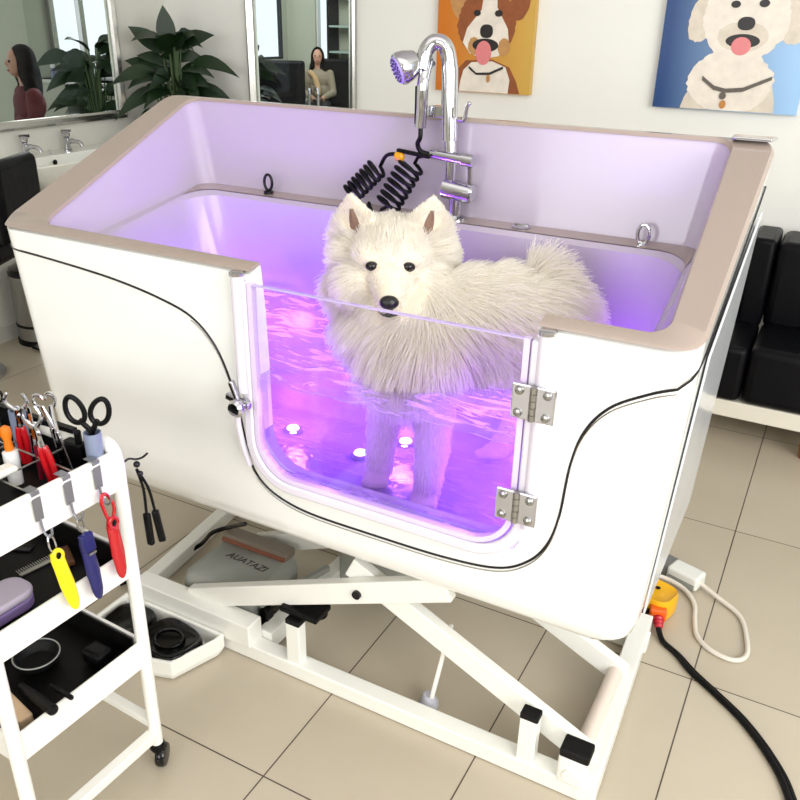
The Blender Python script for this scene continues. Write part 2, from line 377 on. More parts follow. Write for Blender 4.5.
# clear strip on the right end panel
CLEAR = mat('frosted_plastic', (205, 208, 212), .2, var=.05, coat=.3)
build(MB().prism([(L-.0015, .12, .93), (L-.0015, .54, 1.08), (L-.028, .53, .44), (L-.029, .12, .42)], (.004, 0, 0)), 'end_panel', CLEAR, tub, bevel=.002)
# gate: glass, frame, posts, hinges, latch
GLASS = thin_glass('gate_glass', (.955, .945, .975), .9)
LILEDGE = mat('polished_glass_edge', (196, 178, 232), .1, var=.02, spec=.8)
FRAMEM = mat('pearl_white_gate_frame', (226, 220, 232), .15, coat=.6, var=.02)
gate = MB(); gate.prism([(x, -.014, z) for x, z in upath(.655, 1.218, .552, .952, .09)], (0, .008, 0))
gobj = build(gate, 'gate', GLASS, tub)
build(MB().box((.668, -.0145, .9522), (1.205, -.0055, .9545)), 'glass_edge', LILEDGE, gobj)
def band(path, wid, y0, y1, mbx):
    m = len(path); P = [Vector((x, 0, z)) for x, z in path]; inn = []
    for i in range(m):
        t = (P[min(i+1, m-1)]-P[max(i-1, 0)]).normalized(); nrm = Vector((-t.z, 0, t.x)); inn.append(P[i]+nrm*wid)
    vs = []
    for A, B in zip(P, inn): vs += [(A.x, y0, A.z), (A.x, y1, A.z), (B.x, y1, B.z), (B.x, y0, B.z)]
    fs = [(i*4+k, i*4+(k+1) % 4, i*4+4+(k+1) % 4, i*4+4+k) for i in range(m-1) for k in range(4)]
    fs += [(0, 1, 2, 3), ((m-1)*4+3, (m-1)*4+2, (m-1)*4+1, (m-1)*4)]; mbx.add(vs, fs)
b = MB(); band(upath(.640, 1.230, .535, .955, .105), .022, -.018, .02, b)
build(b, 'gate_frame', FRAMEM, gobj, bevel=.005, seg=3, smooth=True, angle=50)
b = MB(); band(upath(.664, 1.206, .559, .955, .085), .010, -.0155, -.001, b)
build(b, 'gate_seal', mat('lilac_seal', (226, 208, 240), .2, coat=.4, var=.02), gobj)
for px_, z0 in ((.641, .735), (1.231, .62)):
    p = build(MB().cyl((px_, -.012, z0), (px_, -.012, .968), .0125), 'gate_post', FRAMEM, gobj, smooth=True)
    build(MB().lathe([(.0125, 0), (.0145, .001), (.0145, .006), (.011, .008), (.0, .008)], (px_, -.012, .966)), 'post_cap', CHROME, gobj, smooth=True)
for hx, hz in ((1.224, .856), (1.212, .664)):
    h = build(MB().box((hx-.036, -.0310, hz-.030), (hx-.004, -.0265, hz+.030)).box((hx+.004, -.0310, hz-.030), (hx+.036, -.0265, hz+.030)), 'hinge', CHROME, tub, bevel=.003, seg=2)
    k = MB()
    for q in range(5): k.cyl((hx, -.0310, hz-.030+q*.012+.0005), (hx, -.0310, hz-.030+(q+1)*.012-.0005), .0055, n=14)
    build(k, 'hinge_pin', STEEL, h, smooth=True)
    for sx in (-.023, .023):
        for sz in (-.019, .019):
            build(MB().lathe([(.0075, 0), (.0075, .002), (.006, .0045), (.0025, .006), (.0025, .003), (0, .003)], (hx+sx, -.0307, hz+sz), (0, -1, 0), 14), 'hinge_screw', STEEL, h, smooth=True)
lt = build(MB().cyl((.648, -.012, .715), (.648, -.045, .715), .012).lathe([(.017, 0), (.018, .006), (.013, .012), (0, .013)], (.648, -.045, .715), (0, -1, 0)), 'latch', CHROME, tub, smooth=True)
build(MB().bar((.612, -.030, .728), (.668, -.030, .716), .012, .014).bar((.626, -.032, .762), (.640, -.030, .720), .014, .010), 'latch_arm', CHROME, lt, bevel=.003)
build(MB().tube(bez([(.640, -.034, .70), (.632, -.026, .67), (.630, -.014, .62), (.640, -.008, .57)], 6), .006, 10), 'latch_strap', FRAMEM, lt, smooth=True)
# fittings inside
for rx, rz in ((.318, 1.0), (1.243, .993)):
    b = MB().cyl((rx, .522, rz-.008), (rx, .522, rz), .012)
    b.tube([(rx+.013*math.sin(t)*.9, .522, rz+.020+.019*-math.cos(t)) for t in np.linspace(0, 2*math.pi, 25)[:-1]], .0036, 8, closed=True)
    build(b, 'tether_ring', DARKM if rx < 1 else CHROME, tub, smooth=True)
b = MB().lathe([(.020, 0), (.021, .004), (.014, .006), (.012, .002), (0, .002)], (.985, .523, .992)).cyl((.97, .523, .9985), (1.0, .523, .9985), .0035, n=10)
build(b, 'overflow_fitting', CHROME, tub, smooth=True)
b = MB().prism([(1.372, .545, 1.203), (1.443, .545, 1.203), (1.449, .588, 1.203), (1.372, .588, 1.203)], (0, 0, .006))
build(b, 'corner_cap', CHROME, tub, bevel=.002)
LEDM = mat('purple_led', (230, 180, 255), .3, emit=(.85, .45, 1), estr=9)
for q, (lx_, ly_) in enumerate(((.515, .315), (.722, .290), (.785, .395))):
    lp = build(MB().lathe([(.024, 0), (.024, .006), (.019, .009), (0, .009)], (lx_, ly_, .4705), n=20), 'underwater_lamp', CHROME, tub, smooth=True)
    build(MB().lathe([(.016, 0), (.014, .004), (0, .006)], (lx_, ly_, .4797), n=16), 'lamp_lens', LEDM, lp, smooth=True)
LEDS_AND_FILL = [(.30, .25, .64, 6.8), (.515, .315, .56, 4.2), (.78, .38, .56, 4.2), (1.12, .27, .58, 4.0), (1.27, .28, .68, 4.5), (.76, .075, .66, .75), (1.07, .075, .66, .8)]  # last two have no lamp fixture; added to light the dog's legs
for q, (x, y, z, e) in enumerate(LEDS_AND_FILL):
    l = bpy.data.lights.new('led_and_fill', 'POINT'); l.energy = e; l.color = (.45, .15, 1.0); l.shadow_soft_size = .03
    o = bpy.data.objects.new('led_and_fill', l); C.objects.link(o); o.location = (x, y, z)
# mixer tap on the ledge
TX, TY = .815, .522
tap = build(MB().lathe([(.026, 0), (.026, .006), (.014, .010), (.014, .05)], (TX+.012, TY, .992)), 'mixer_tap', CHROME, tub, smooth=True)
build(MB().cyl((TX-.003, TY, 1.045), (TX-.003, TY, 1.135), .011).cyl((TX-.005, TY, 1.135), (TX-.008, TY, 1.165), .0135), 'riser', CHROME, tap, smooth=True)
build(MB().cyl((TX-.015, TY, 1.058), (TX+.050, TY, 1.051), .0225, .021, 24).cyl((TX+.050, TY, 1.051), (TX+.054, TY, 1.0505), .021, .017, 24), 'mixer_body', CHROME, tap, smooth=True)
build(MB().bar((TX+.046, TY-.005, 1.066), (TX+.048, TY-.012, 1.112), .012, .005, (0, 1, 0)), 'mixer_lever', CHROME, tap, bevel=.002)
build(MB().cyl((TX-.045, TY-.012, 1.130), (TX+.030, TY-.012, 1.124), .0105).cyl((TX+.030, TY-.012, 1.124), (TX+.055, TY-.012, 1.122), .0135), 'diverter', CHROME, tap, smooth=True)
neck = bez([(TX-.008, TY, 1.16), (TX-.012, TY, 1.24), (TX-.016, TY, 1.31), (TX-.026, TY-.004, 1.345), (TX-.046, TY-.012, 1.352), (TX-.060, TY-.022, 1.335), (TX-.064, TY-.028, 1.30)], 8)
build(MB().tube(neck, [.0175]*16+[.0165]*(len(neck)-16), 18), 'gooseneck_spout', CHROME, tap, smooth=True)
build(MB().box((TX-.055, TY-.014, 1.205), (TX+.004, TY+.008, 1.228)).tube(bez([(TX+.012, TY-.01, 1.205), (TX+.030, TY-.014, 1.205), (TX+.036, TY-.016, 1.232), (TX+.044, TY-.018, 1.240)], 5), .0045, 8), 'shower_holder', CHROME, tap, bevel=.003)
# hand shower resting in the holder, coiled hose hanging from the diverter
hs = empty('hand_shower', (TX-.063, TY-.03, 1.21), 'chrome hand shower with purple-lit spray face held up beside the gooseneck spout', 'shower head')
hd = Vector((-.62, -.66, -.38)).normalized()
hc = Vector((TX-.105, TY-.048, 1.300))
build(MB().lathe([(.010, -.045), (.024, -.036), (.032, -.016), (.034, .0), (.032, .006), (.028, .008)], hc, hd, 28), 'head', CHROME, hs, smooth=True)
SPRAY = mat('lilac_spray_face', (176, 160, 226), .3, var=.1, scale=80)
sf = build(MB().lathe([(.0285, .0075), (.027, .0105), (0, .0115)], hc, hd, 28), 'spray_face', SPRAY, hs, smooth=True)
qz = Vector((0, 0, 1)).rotation_difference(hd); nz = MB()
for rr, nn in ((.007, 6), (.015, 11), (.0225, 16)):
    for k in range(nn):
        a = 2*math.pi*k/nn; nz.ell(hc+qz @ Vector((rr*math.cos(a), rr*math.sin(a), .0118)), .0021, n=6)
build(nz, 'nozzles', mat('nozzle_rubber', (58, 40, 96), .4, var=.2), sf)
build(MB().tube(bez([hc-hd*.030, hc-hd*.05+Vector((.012, 0, -.006)), (TX-.058, TY-.036, 1.275), (TX-.060, TY-.034, 1.22), (TX-.063, TY-.032, 1.185)], 6), [.018]*8+[.0125]*17, 14), 'handle', CHROME, hs, smooth=True)
build(MB().box((TX-.075, TY-.041, 1.19), (TX-.066, TY-.024, 1.268)), 'grip', BLACK, hs, bevel=.003)
build(MB().tube(bez([(TX-.063, TY-.032, 1.188), (TX-.062, TY-.034, 1.165), (TX-.070, TY-.03, 1.15), (TX-.064, TY-.024, 1.134), (TX-.045, TY-.014, 1.128)], 6), .0052, 10), 'supply_hose', BLACK, hs, smooth=True)
def coil(a, b, sag, r, turns, wr, n=18):
    a = Vector(a); b = Vector(b); N = turns*n; out = []
    for i in range(N+1):
        t = i/N; p = a.lerp(b, t)+Vector((0, 0, -sag*math.sin(math.pi*t)))
        t2 = min(t+.01, 1); t1 = max(t-.01, 0)
        d = (a.lerp(b, t2)+Vector((0, 0, -sag*math.sin(math.pi*t2)))-a.lerp(b, t1)-Vector((0, 0, -sag*math.sin(math.pi*t1)))).normalized()
        e = Vector((0, 1, 0)); e = (e-d*e.dot(d)).normalized(); f = d.cross(e); an = 2*math.pi*turns*t
        out.append(p+(e*.45*math.cos(an)+f*math.sin(an))*r)
    return out
hose = empty('coiled_hose', (.67, .50, .995), 'black coiled spiral hose hanging behind the dog from the mixer tap', 'hose')
hq = lambda px, py: tuple(at_y(px, py, .494))
c1 = coil(hq(412, 164), hq(387, 206), 0.0, .029, 7, .004); c2 = coil(hq(380, 210), hq(352, 206), .004, .016, 2, .004); c3 = coil(hq(350, 195), hq(378, 167), 0.0, .023, 7, .004)
build(MB().tube([Vector((TX-.045, TY-.014, 1.128)), Vector(hq(418, 157))]+c1+c2+c3[1:]+bez([c3[-1], hq(386, 156), hq(394, 154), hq(402, 156)], 5)[1:], .0043, 8), 'coil', BLACK, hose, smooth=True)
build(MB().lathe([(.006, 0), (.0105, .004), (.0105, .018), (.006, .022)], hq(395, 155.5), (1, 0, -.1), 12), 'yellow_connector', mat('amber_plastic', (212, 150, 20), .3, var=.1), hose, smooth=True)
build(MB().bar(hq(397, 150), hq(430, 157), .010, .009), 'hose_end', BLACK, hose, bevel=.003)

# ------------------------------------------------------------------ scissor lift under the tub (all parts of the tub)
def lbar(name, a, b_, w_, h_, m=WMETAL, parent=tub, up=(0, 0, 1)): return build(MB().bar(a, b_, w_, h_, up), name, m, parent, bevel=.003)
lbar('base_rail', (.20, .050, .022), (1.405, .050, .022), .040, .040)
lbar('base_rail', (.12, .535, .022), (1.395, .535, .022), .040, .040)
lbar('base_rail', (1.385, .030, .030), (1.366, .60, .030), .044, .050)
lbar('base_rail', (.18, .07, .022), (.13, .535, .022), .040, .040)
ch = build(MB().box((.215, .022, .040), (.578, .072, .102)), 'base_channel', WMETAL, tub, bevel=.003)
lbar('cross_rail', (.585, .072, .035), (.60, .515, .035), .040, .05)
for y in (.070, .330):
    lbar('scissor_arm', (.372, y, .085), (1.06, y, .372), .026, .052)
    lbar('scissor_arm', (.815, y+.028, .323), (1.372, y+.028, .058), .026, .052)
    build(MB().cyl((.853, y-.020, .285), (.853, y+.05, .285), .010), 'pivot_bolt', DARKM, tub, smooth=True)
build(MB().cyl((1.356, .085, .066), (1.358, .345, .066), .017), 'cross_tube', mat('warm_white_roller', (222, 208, 196), .3, var=.05), tub, smooth=True)
for x, z1, wx in ((.695, .150, .036), (1.258, .150, .036)):
    p = build(MB().box((x-wx/2, .034, .038), (x+wx/2, .062, z1)), 'stop_post', WMETAL, tub, bevel=.002)
    build(MB().box((x-wx/2-.001, .033, z1), (x+wx/2+.001, .063, z1+.014)), 'rubber_pad', RUBBER, p, bevel=.003)
br = build(MB().box((1.326, .026, .036), (1.384, .056, .104)), 'end_bracket', WMETAL, tub, bevel=.006)
build(MB().box((1.327, .025, .104), (1.386, .070, .124)), 'rubber_pad', RUBBER, br, bevel=.004)
build(MB().cyl((1.354, .026, .066), (1.354, .020, .066), .014), 'bracket_bolt', WMETAL, br, smooth=True)
build(MB().box((.655, .042, .170), (.755, .105, .184)).lathe([(.022, 0), (.022, .02), (.0, .022)], (.675, .075, .158)).lathe([(.02, 0), (.02, .018), (.0, .02)], (.735, .085, .160)), 'motor_mount', BLACK, tub, bevel=.003)
lbar('lift_strut', (1.047, .115, .235), (1.016, .108, .035), .024, .010, WMETAL)
build(MB().lathe([(.022, 0), (.022, .012), (.012, .034), (0, .034)], (1.008, .108, .001)), 'strut_foot', mat('pale_grey_plastic', (190, 190, 200), .3, var=.03), tub, smooth=True)
build(MB().box((.10, .10, .352), (1.35, .16, .372)).box((.10, .42, .352), (1.35, .48, .372)).box((.85, .10, .35), (.90, .48, .37)), 'underframe', mat('grey_underframe', (176, 176, 166), .4, var=.04), tub, bevel=.003)
build(MB().box((1.29, .18, .30), (1.36, .26, .362)), 'limit_switch', DARKM, tub, bevel=.006)
lbar('hose_rail', (.545, .11, .085), (.60, .33, .085), .016, .016, GREYP)

water = MB()
nx, ny = 190, 84; xs = np.linspace(.165, 1.345, nx); ys = np.linspace(-.0050, .476, ny); ZW = .762
def wave(x, y):
    s = 0
    for fx, fy, ph, a in ((38, 20, .3, .0016), (-22, 47, 1.7, .0015), (61, 55, 2.9, .0011), (85, -70, .8, .0008), (18, -31, 4.2, .0018), (130, 90, 2.2, .0005), (-110, 150, 5.1, .0005)):
        s += a*math.sin(fx*x+fy*y+ph+1.3*math.sin(9*x+7*y+ph))
    return s*(1.0 if x < .8 else .75)
ok = np.zeros((nx-1, ny-1), bool)
for i in range(nx-1):
    for j in range(ny-1):
        xc = (xs[i]+xs[i+1])/2; yc = (ys[j]+ys[j+1])/2
        ok[i, j] = yc > .028 or (.664 < xc < 1.210)
vid = {}
def wv(i, j, top):
    k = (i, j, top)
    if k not in vid:
        vid[k] = len(water.v); water.v.append(Vector((xs[i], ys[j], ZW+wave(xs[i], ys[j]) if top else (.474 if ys[j] > .034 else .562))))
    return vid[k]
for i in range(nx-1):
    for j in range(ny-1):
        if not ok[i, j]: continue
        water.f.append([wv(i, j, 1), wv(i+1, j, 1), wv(i+1, j+1, 1), wv(i, j+1, 1)]); water.f.append([wv(i, j+1, 0), wv(i+1, j+1, 0), wv(i+1, j, 0), wv(i, j, 0)])
        for (di, dj, a, c_) in ((-1, 0, (i, j+1), (i, j)), (1, 0, (i+1, j), (i+1, j+1)), (0, -1, (i, j), (i+1, j)), (0, 1, (i+1, j+1), (i, j+1))):
            p, q = i+di, j+dj
            if not (0 <= p < nx-1 and 0 <= q < ny-1) or not ok[p, q]:
                water.f.append([wv(*a, 1), wv(*a, 0), wv(*c_, 0), wv(*c_, 1)])
water.mi = [0]*len(water.f)
WAT = thin_glass('water', (.90, .86, 1.0), 1.8, .03, 1.33)
nt = WAT.node_tree; g = [n for n in nt.nodes if n.type == 'BSDF_GLOSSY'][0]
nn = nt.nodes.new('ShaderNodeTexNoise'); nn.inputs['Scale'].default_value = 38; nn.inputs['Detail'].default_value = 3; tc = nt.nodes.new('ShaderNodeTexCoord'); nt.links.new(tc.outputs['Object'], nn.inputs['Vector'])
bp = nt.nodes.new('ShaderNodeBump'); bp.inputs['Strength'].default_value = .35; bp.inputs['Distance'].default_value = .01; nt.links.new(nn.outputs['Fac'], bp.inputs['Height']); nt.links.new(bp.outputs['Normal'], g.inputs['Normal'])
# pale streaks painted on the surface for LED light refracted by the ripples
mp = nt.nodes.new('ShaderNodeMapping'); mp.inputs['Rotation'].default_value = (0, 0, .35); mp.inputs['Scale'].default_value = (7, 26, 1); nt.links.new(tc.outputs['Object'], mp.inputs[0])
sn = nt.nodes.new('ShaderNodeTexNoise'); sn.inputs['Scale'].default_value = 1.6; sn.inputs['Detail'].default_value = 5; sn.inputs['Distortion'].default_value = 1.2; nt.links.new(mp.outputs[0], sn.inputs['Vector'])
rp = nt.nodes.new('ShaderNodeMapRange'); rp.inputs[1].default_value = .51; rp.inputs[2].default_value = .63; rp.inputs[3].default_value = .08; rp.inputs[4].default_value = .95; nt.links.new(sn.outputs['Fac'], rp.inputs[0])
ge = nt.nodes.new('ShaderNodeNewGeometry'); sx_ = nt.nodes.new('ShaderNodeSeparateXYZ'); nt.links.new(ge.outputs['True Normal'], sx_.inputs[0]); ab = nt.nodes.new('ShaderNodeMath'); ab.operation = 'MULTIPLY'; ab2 = nt.nodes.new('ShaderNodeMath'); ab2.operation = 'ABSOLUTE'; gt = nt.nodes.new('ShaderNodeMath'); gt.operation = 'GREATER_THAN'; gt.inputs[1].default_value = .6
nt.links.new(sx_.outputs[2], ab2.inputs[0]); nt.links.new(ab2.outputs[0], gt.inputs[0]); nt.links.new(gt.outputs[0], ab.inputs[0]); nt.links.new(rp.outputs[0], ab.inputs[1])
tl_ = nt.nodes.new('ShaderNodeBsdfTranslucent'); tl_.inputs[0].default_value = (.95, .85, 1, 1); df_ = nt.nodes.new('ShaderNodeBsdfDiffuse'); df_.inputs[0].default_value = (.9, .8, 1, 1); am = nt.nodes.new('ShaderNodeMixShader'); am.inputs[0].default_value = .8
nt.links.new(df_.outputs[0], am.inputs[1]); nt.links.new(tl_.outputs[0], am.inputs[2])
fm = nt.nodes.new('ShaderNodeMixShader'); base_ = [n for n in nt.nodes if n.type == 'MIX_SHADER' and n not in (am, fm)][0]
gm = nt.nodes.new('ShaderNodeMath'); gm.operation = 'MULTIPLY'; lk = base_.inputs[0].links[0].from_socket; nt.links.new(lk, gm.inputs[0]); nt.links.new(gt.outputs[0], gm.inputs[1]); nt.links.new(gm.outputs[0], base_.inputs[0])
nt.links.new(ab.outputs[0], fm.inputs[0]); nt.links.new(base_.outputs[0], fm.inputs[1]); nt.links.new(am.outputs[0], fm.inputs[2]); nt.links.new(fm.outputs[0], [n for n in nt.nodes if n.type == 'OUTPUT_MATERIAL'][0].inputs['Surface'])
vol = nt.nodes.new('ShaderNodeVolumePrincipled'); vol.inputs['Color'].default_value = (.62, .42, 1, 1); vol.inputs['Density'].default_value = 1.6; vol.inputs['Anisotropy'].default_value = 0
nt.links.new(vol.outputs[0], [n for n in nt.nodes if n.type == 'OUTPUT_MATERIAL'][0].inputs['Volume'])
wo = build(water, 'bath_water', WAT, None, smooth=True, angle=60)
label(wo, 'rippled purple-lit water filling the bath tub around the dog', 'water', kind='stuff')

# ------------------------------------------------------------------ the white dog standing in the water
dog = empty('dog', (.98, .28, .475), 'fluffy white spitz dog standing in the purple water of the bath tub', 'dog')
Fd = Vector((.45, -.86, -.13)).normalized(); Hr = Fd.cross(Vector((0, 0, 1))).normalized(); Hr = -Hr if Hr.x < 0 else Hr; Hu = Hr.cross(Fd).normalized(); Hu = -Hu if Hu.z < 0 else Hu
HC = at_d(391, 263, 1.625)
def hp(r, u, f): return HC + Hr*r + Hu*u + Fd*f
RH = Matrix((Hr, Fd, Hu)).transposed()
body = MB(); ZON = []        # zones: centre, fur length, flow, lift
def el(c, r, R=None, fur=.03, flow=(0, 0, -1), lift=.5): body.ell(c, r, R, 20); ZON.append((Vector(c), fur, Vector(flow).normalized(), lift, max(r) if hasattr(r, '__len__') else r))
def cap(a, b, ra, rb, fur=.03, flow=(0, 0, -1), lift=.5):
    a = Vector(a); b = Vector(b); n = max(2, int((a-b).length/(.35*min(ra, rb)))+1)
    for i in range(n+1):
        t = i/n; el(a.lerp(b, t), ra+(rb-ra)*t, None, fur, flow, lift)
BX = Vector((.86, .50, 0)).normalized()
# head
el(hp(0, .018, -.005), (.070, .075, .066), RH, .022, -Fd+Hu*1.2, .35)
el(hp(-.034, .030, .030), (.034, .034, .028), RH, .016, -Fd+Hu, .3); el(hp(.034, .030, .030), (.034, .034, .028), RH, .016, -Fd+Hu, .3)
el(hp(0, -.005, .050), (.044, .040, .036), RH, .013, -Fd+Hu*.4, .3)
cap(hp(0, -.018, .070), hp(0, -.030, .108), .036, .025, .009, -Fd*1.0, .2)
el(hp(0, -.045, .085), (.026, .034, .016), RH, .010, -Fd-Hu*.3, .2)
for s in (-1, 1):
    q_ = .90 if s < 0 else 1.0
    el(hp(s*.055*q_, -.035, .012), (.046, .046, .050), RH, .034, Hr*s*1.0-Hu*1.1-Fd*.4, .45)
    el(hp(s*.074*q_, -.062, -.030), (.044, .05, .06), RH, .046, Hr*s*.7-Hu*1.3-Fd*.1, .5)
    el(hp(s*.074*q_, .000, -.035), (.036, .04, .05), RH, .034, Hr*s*1.4-Fd*.6+Hu*.1, .55)
el(hp(0, -.075, .035), (.055, .05, .035), RH, .030, -Hu-Fd*.1, .4)
# ears
for s in (-1, 1):
    base = hp(s*.064, .056, -.022); tip = hp(s*.0785, .134, -.004); dv = (tip-base).normalized()
    fr = (Fd*.92+Hr*s*.38).normalized(); sd = dv.cross(fr).normalized(); fr = sd.cross(dv).normalized()
    rg = []
    for t in np.linspace(-.30, 1, 9):
        c = base.lerp(tip, t); ww = .046*max(.16, 1-max(t, 0)**2.6)**.9; dd = .0115*max(.4, 1-.6*max(t, 0))
        rg.append([c + sd*ww*math.cos(a) + fr*dd*math.sin(a) - fr*.006*math.cos(a)**2*0 for a in np.linspace(0, 2*math.pi, 15)[:-1]])
    body.rings(rg); ZON.append((base.lerp(tip, .55), .009, dv, .15, .03)); ZON.append((tip, .0045, dv, .10, .02)); ZON.append((base.lerp(tip, .85), .006, dv, .1, .02)); ZON.append((base, .018, dv+Hr*s*.5, .35, .03))
# neck, chest, trunk
cap(hp(0, -.065, -.045), (.905, .235, .835), .088, .108, .052, (.10, -.22, -1), .45)
cap(hp(-.028, -.13, -.01), (.880, .190, .815), .072, .076, .056, (-.05, -.20, -1), .45)
cap(hp(.045, -.12, -.015), (.945, .190, .815), .075, .08, .056, (.15, -.20, -1), .45)
el((.900, .195, .775), (.105, .095, .085), None, .050, (0, -.15, -1), .4)
cap((.925, .265, .830), (1.02, .300, .850), .115, .108, .045, BX+Vector((0, 0, -.35)), .4)
cap((1.02, .300, .845), (1.110, .335, .840), .108, .098, .042, BX+Vector((0, 0, -.5)), .4)
el((1.120, .330, .820), (.085, .085, .100), None, .042, BX+Vector((.1, -.2, -.9)), .45)
cap((.98, .270, .79), (1.12, .325, .78), .095, .085, .04, (.3, -.1, -1), .4)
# tail plume over the rump
tl = bez([(1.085, .362, .905), (1.080, .368, .926), (1.092, .362, .938), (1.118, .348, .925), (1.136, .334, .885), (1.138, .320, .840)], 4)
for i, p in enumerate(tl):
    d = (tl[min(i+1, len(tl)-1)]-tl[max(i-1, 0)]).normalized(); out_ = (p-Vector((1.075, .34, .86))).normalized()
    el(p, .026, None, .062, out_*.9+d*.9, .5)
# legs
for (px_, py_), sh in (((.815, .200), (.855, .215)), ((.945, .175), (.945, .205))):
    cap((sh[0], sh[1], .78), (px_+.008, py_+.012, .60), .050, .035, .016, (0, 0, -1), .25); cap((px_+.008, py_+.012, .60), (px_+.002, py_+.006, .50), .034, .029, .012, (0, 0, -1), .25)
    f2 = Vector((.40, -.92, 0)).normalized(); s2 = Vector((.92, .40, 0))
    el((px_, py_, .493), (.030, .034, .019), None, .006, f2, .1)
    for k in (-1.5, -.5, .5, 1.5):
        c = Vector((px_, py_, .4885))+f2*(.032-.004*abs(k))+s2*k*.0135; el(c, (.0098, .0125, .0125), None, .004, f2, .1)
for px_, py_, sx, sy in ((.995, .440, 1.10, .385), (1.165, .285, 1.15, .310)):
    cap((sx, sy, .79), (px_+.030, py_-.008, .66), .068, .040, .02, (0, 0, -1), .3); cap((px_+.030, py_-.008, .66), (px_+.045, py_, .585), .038, .028, .014, (0, 0, -1), .25); cap((px_+.045, py_, .585), (px_+.012, py_, .50), .027, .027, .01, (0, 0, -1), .25)
    for k in (-1.5, -.5, .5, 1.5): el(Vector((px_-.012, py_-.022, .4885))+Vector((.92, .4, 0))*k*.0125, (.010, .014, .0125), None, .004, (.4, -.9, 0), .1)
    el((px_, py_-.005, .493), (.028, .032, .018), None, .006, (.4, -.9, 0), .1)
DOGSKIN = mat('white_dog_coat', (218, 208, 188), .8, var=.04, scale=30)
dme = remesh(body, .0052, 3, OFF[dog.name]); dob = put('body', dme, DOGSKIN, dog, smooth=True, angle=180); OFF[dob.name] = OFF[dog.name]
NOSE = mat('black_nose_leather', (14, 12, 14), .28, var=.3, scale=200, bump=.2)
b = MB(); nc = hp(0, -.022, .131)
b.ell(nc, (.0185, .013, .0135), RH, 18); b.ell(nc+Hu*-.008+Fd*-.002, (.011, .010, .010), RH, 14)
build(b, 'nose', NOSE, dog, smooth=True, angle=180)
for s in (-1, 1):
    e = build(MB().ell(hp(s*.0345, .020, .0635), (.0100, .0078, .0084), RH, 16), 'eye', mat('dark_brown_eye', (12, 8, 7), .08, spec=.5), dog, smooth=True, angle=180)
    build(MB().tube([hp(s*.0345, .020, .0640)+Hr*.0108*math.cos(t)+Hu*.0082*math.sin(t) for t in np.linspace(0, 2*math.pi, 19)[:-1]], .0017, 6, closed=True), 'eyelid', NOSE, e, smooth=True)
b = MB(); b.tube(bez([hp(-.019, -.052, .108), hp(-.010, -.054, .119), hp(0, -.047, .128), hp(.010, -.054, .119), hp(.019, -.052, .108)], 6), .0024, 8).ell(hp(0, -.055, .116), (.011, .008, .0035), RH); b.tube([hp(0, -.036, .138), hp(0, -.047, .129)], .0022, 6)
build(b, 'mouth', NOSE, dog, smooth=True)
EARIN = mat('brown_inner_ear', (128, 100, 84), .7, var=.25, scale=120)
for s in (-1, 1):
    base = hp(s*.064, .056, -.022); tip = hp(s*.0785, .134, -.004); dv = (tip-base).normalized(); fr = (Fd*.92+Hr*s*.38).normalized(); sd = dv.cross(fr).normalized(); fr = sd.cross(dv).normalized()
    vs = []; N = 8
    for i in range(N+1):
        t = -.12+.80*i/N; c = base.lerp(tip, t)+fr*(.0125-.003*t); ww = .0165*max(.05, 1-max(t, 0)**1.2*1.25)
        vs += [c-sd*ww-fr*.003, c+fr*.0005, c+sd*ww-fr*.003]
    b = MB().add(vs, [(i*3+k, i*3+k+1, i*3+4+k, i*3+3+k) for i in range(N) for k in (0, 1)])
    build(b, 'inner_ear', EARIN, dog, smooth=True)
